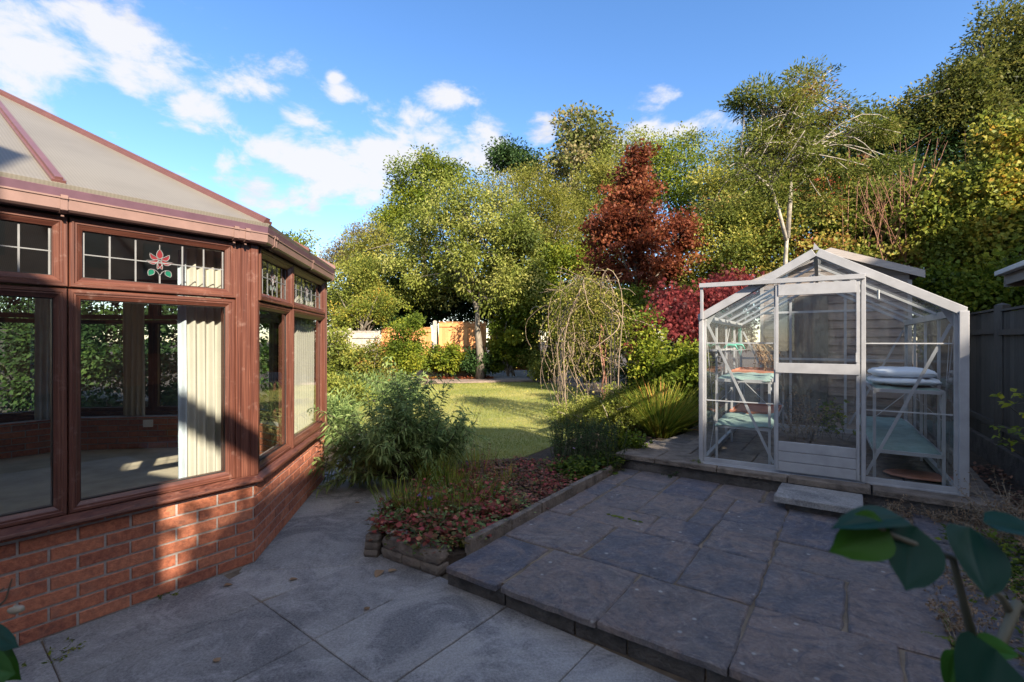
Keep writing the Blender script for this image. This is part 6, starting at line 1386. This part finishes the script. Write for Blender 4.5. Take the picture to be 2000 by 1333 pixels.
for k in range(9): st.append(((q.x+rng.uniform(-.05, .1), q.y+rng.uniform(-.1, .1), q.z-.1+rng.uniform(-.1, .3)), (-1+rng.normal(0, .3), rng.normal(0, .3), rng.uniform(-.3, .9)), rng.uniform(.16, .34), (0, 0, .3)))
stem_shrub('broad_leaved_twigs', 'thin twigs with round green leaves reaching in front of the right fence', 'shrub', st, 'fresh', 'dstem', .042, .034, 34, 131, group=fo, r0=.0022, fold=.1)
rng = np.random.default_rng(132); st = []
for k in range(26): st.append((tuple(G(GW+.55+rng.uniform(0, .25), rng.uniform(-1.2, .6), -.18)), (rng.normal(-.1, .3), rng.normal(0, .3), 1), rng.uniform(.25, .6), (0, 0, 0)))
stem_shrub('border_shrub', 'green leafy plants at the foot of the right hand fence', 'plant', st, 'fresh', 'dstem', .05, .035, 60, 133, group=fo, r0=.003)

# foreground camellia leaves
def big_leaf(mb, base, axis, up, L, W, curl=.15, fold=.15, n=10, m=6, tint=.4):
    a = Vector(axis).normalized(); u = Vector(up); s_ = a.cross(u).normalized(); u = s_.cross(a).normalized(); V = []; base = Vector(base)
    for i in range(n+1):
        f = i/n; w = W*.62*(math.sin(math.pi*min(1, f**.72*1.0))**.62 if 0 < f < 1 else .02); w *= (1-.28*f); c_ = base+a*L*f-u*L*curl*f*f
        if f > .85: w *= (1-f)/.15*.9+.1
        for j in range(-m, m+1):
            g_ = j/m; V.append(c_+s_*w*g_+u*(abs(g_)**1.5*w*fold-.004*math.exp(-(g_*6)**2)*(w/W)+.0003*math.sin(i*.9+abs(j)*.7)))
    k = 2*m+1; F = [(i*k+j, i*k+j+1, (i+1)*k+j+1, (i+1)*k+j) for i in range(n) for j in range(2*m)]; mb.add(V, F, tint)
ca = empty('camellia_branch', at(1990, 1500, .42), 'blurred branch with large glossy dark green leaves close up at the lower right', 'shrub')
mb = MB(); mb.tube([at(2130, 1330, .50), at(1985, 1180, .46), at(1930, 1260, .44), at(1880, 1420, .42)][:2]+[at(1890, 1420, .43)], [.003, .0045, .0055], 8); mb.tube([at(1900, 1250, .45), at(1860, 1090, .43), at(1740, 1045, .42), at(1700, 1020, .42)], [.004, .003, .0025, .002], 6)
mb.tube([at(1975, 1200, .46), at(1955, 1165, .46), at(1935, 1150, .45)], [.004, .003, .002], 6); mb.build('branch', simple('camellia_bark', (.12, .11, .07), .7), ca, smooth=True)
def leaf_obj(base, tip, Yb, Yt, W, up, curl, fold, tint, lab=None):
    b, t_ = at(*base, Yb), at(*tip, Yt); m_ = MB(); big_leaf(m_, b, t_-b, up, (t_-b).length, W, curl, fold, tint=tint); o = m_.build('leaf', L_['camel'], ca, smooth=True)
    if lab: o['label'] = lab
leaf_obj((1765, 1012), (1632, 1012), .43, .40, .026, (0, -.35, 1), .12, .25, .35)
leaf_obj((1735, 1030), (1640, 1075), .42, .40, .036, (-.2, -.8, .3), .2, .1, .95, 'curled lighter green leaf at the tip')
leaf_obj((1790, 1028), (1762, 1155), .43, .40, .046, (-.15, -1, .35), -.06, .06, .35)
leaf_obj((1895, 1030), (1935, 1168), .44, .40, .054, (.1, -1, .3), .05, .05, .4)
leaf_obj((1920, 1020), (2060, 1040), .44, .42, .032, (0, -.3, 1), .1, .2, .4)
leaf_obj((1945, 1268), (1905, 1430), .42, .38, .062, (0, -1, .45), .05, .15, .35)
leaf_obj((1900, 1262), (1990, 1275), .44, .42, .028, (0, -.4, 1), .1, .2, .95)
leaf_obj((1870, 1270), (1855, 1350), .45, .44, .022, (-.3, -1, .2), .1, .15, .9)
cl_ = empty('evergreen_leaves', at(-40, 1300, .75), 'out of focus green leaves close to the viewer at the lower left edge', 'shrub')
ca = cl_
leaf_obj((-30, 1255), (30, 1330), .75, .72, .042, (0, -1, .4), .1, .1, .95); leaf_obj((-30, 1235), (25, 1262), .76, .72, .03, (0, -.8, .6), .1, .1, .4); leaf_obj((-40, 1300), (20, 1318), .72, .70, .05, (0, -1, .3), .1, .1, .85)
m_ = MB(); m_.tube([at(-60, 1290, .75), at(-20, 1200, .76), at(12, 1170, .76), at(24, 1130, .76)], [.003, .002, .0015, .001], 5); m_.tube([at(-30, 1180, .76), at(8, 1148, .76)], .0012, 5); m_.build('twig', M['dstem'], cl_)
m_ = MB(); rock(m_, at(33, 1190, .76), .010, .006, .005, (1, 0, 0), 4, .5, .2); m_.build('withered_bud', M['twig'], cl_, smooth=True)
# fallen leaves and weeds on the paving
def dead_leaf(label, px, py, h, size, seed, mat='dry'):
    r_ = random.Random(seed); c = gp(px, py, h); th = r_.uniform(0, 6); m_ = MB(); big_leaf(m_, (c.x, c.y, h+.006), (math.cos(th), math.sin(th), .05), (0, 0, 1), size, size*.6, .12, .3, 6, 3, r_.uniform(.3, .9)); tag(m_.build('fallen_leaf', L_[mat]), label, 'leaf', 'fallen leaves on the paving')
for k, (px, py, h, s_, lb) in enumerate(((437, 1145, 0, .05, 'curled tan leaf by the foot of the conservatory wall'), (565, 1134, 0, .05, 'small tan leaf on the slab before the path'), (745, 1115, 0, .09, 'large curled tan leaf near the stone wall'), (758, 1118, 0, .06, 'smaller leaf touching the large curled one near the stone wall'), (720, 1193, 0, .045, 'brown leaf in the middle of the concrete slabs'),
        (428, 1294, 0, .045, 'pale leaf on the slab at the bottom left'), (693, 983, 0, .05, 'pale leaf on the path beside the bed'), (940, 1040, .13, .05, 'dark leaf scrap on the raised patio next to the kerb'))): dead_leaf(lb, px, py, h, s_, 200+k)
def weed(label, px, py, h, n, L, seed, mat='fresh', spread=.05):
    rng = np.random.default_rng(seed); c = gp(px, py, h); st = [((c.x+rng.normal(0, spread), c.y+rng.normal(0, spread), h), (rng.normal(0, .8), rng.normal(0, .8), .5), L*rng.uniform(.5, 1.1), (0, 0, -.5)) for _ in range(n)]
    stem_shrub('small_weed', label, 'weed', st, mat, 'dstem', .022, .008, 180, seed, group='weeds in the paving joints', r0=.0015, leaf_from=0)
weed('weed in the slab joint at the lower left', 108, 1275, 0, 9, .07, 220); weed('weed along the foot of the brick wall', 312, 1165, 0, 8, .05, 221, spread=.03); weed('small weed at the near end of the kerb', 895, 1060, .13, 12, .06, 222, spread=.025); weed('green weed at the left corner of the greenhouse', 1372, 900, .285, 12, .09, 223)
weed('weed at the joint below the greenhouse paving', 1312, 930, .13, 8, .12, 224, 'deep', .02); weed('weed beside the middle of the kerb', 1075, 970, .13, 14, .07, 225, 'sedge', .03)
# moss in the joints
rng = np.random.default_rng(230); m_ = MB()
for (d0, e0, d1, e1, n) in ((2.6, .38, 3.3, .38, 26), (2.97, .2, 2.97, .78, 40), (3.57, -1.62, 3.57, -1.3, 10), (2.3, .78, 3.4, .78, 70)):
    for k in range(n):
        f = rng.random(); c = de(d0+(d1-d0)*f+rng.normal(0, .006), e0+(e1-e0)*f+rng.normal(0, .006), .127); r = rng.uniform(.006, .02); rock(m_, c, r*1.6, r, .007, (D if d0 != d1 else E), int(k+f*1000), .5, .3, 1)
tag(m_.build('moss', M['moss'], smooth=True), kind='stuff')
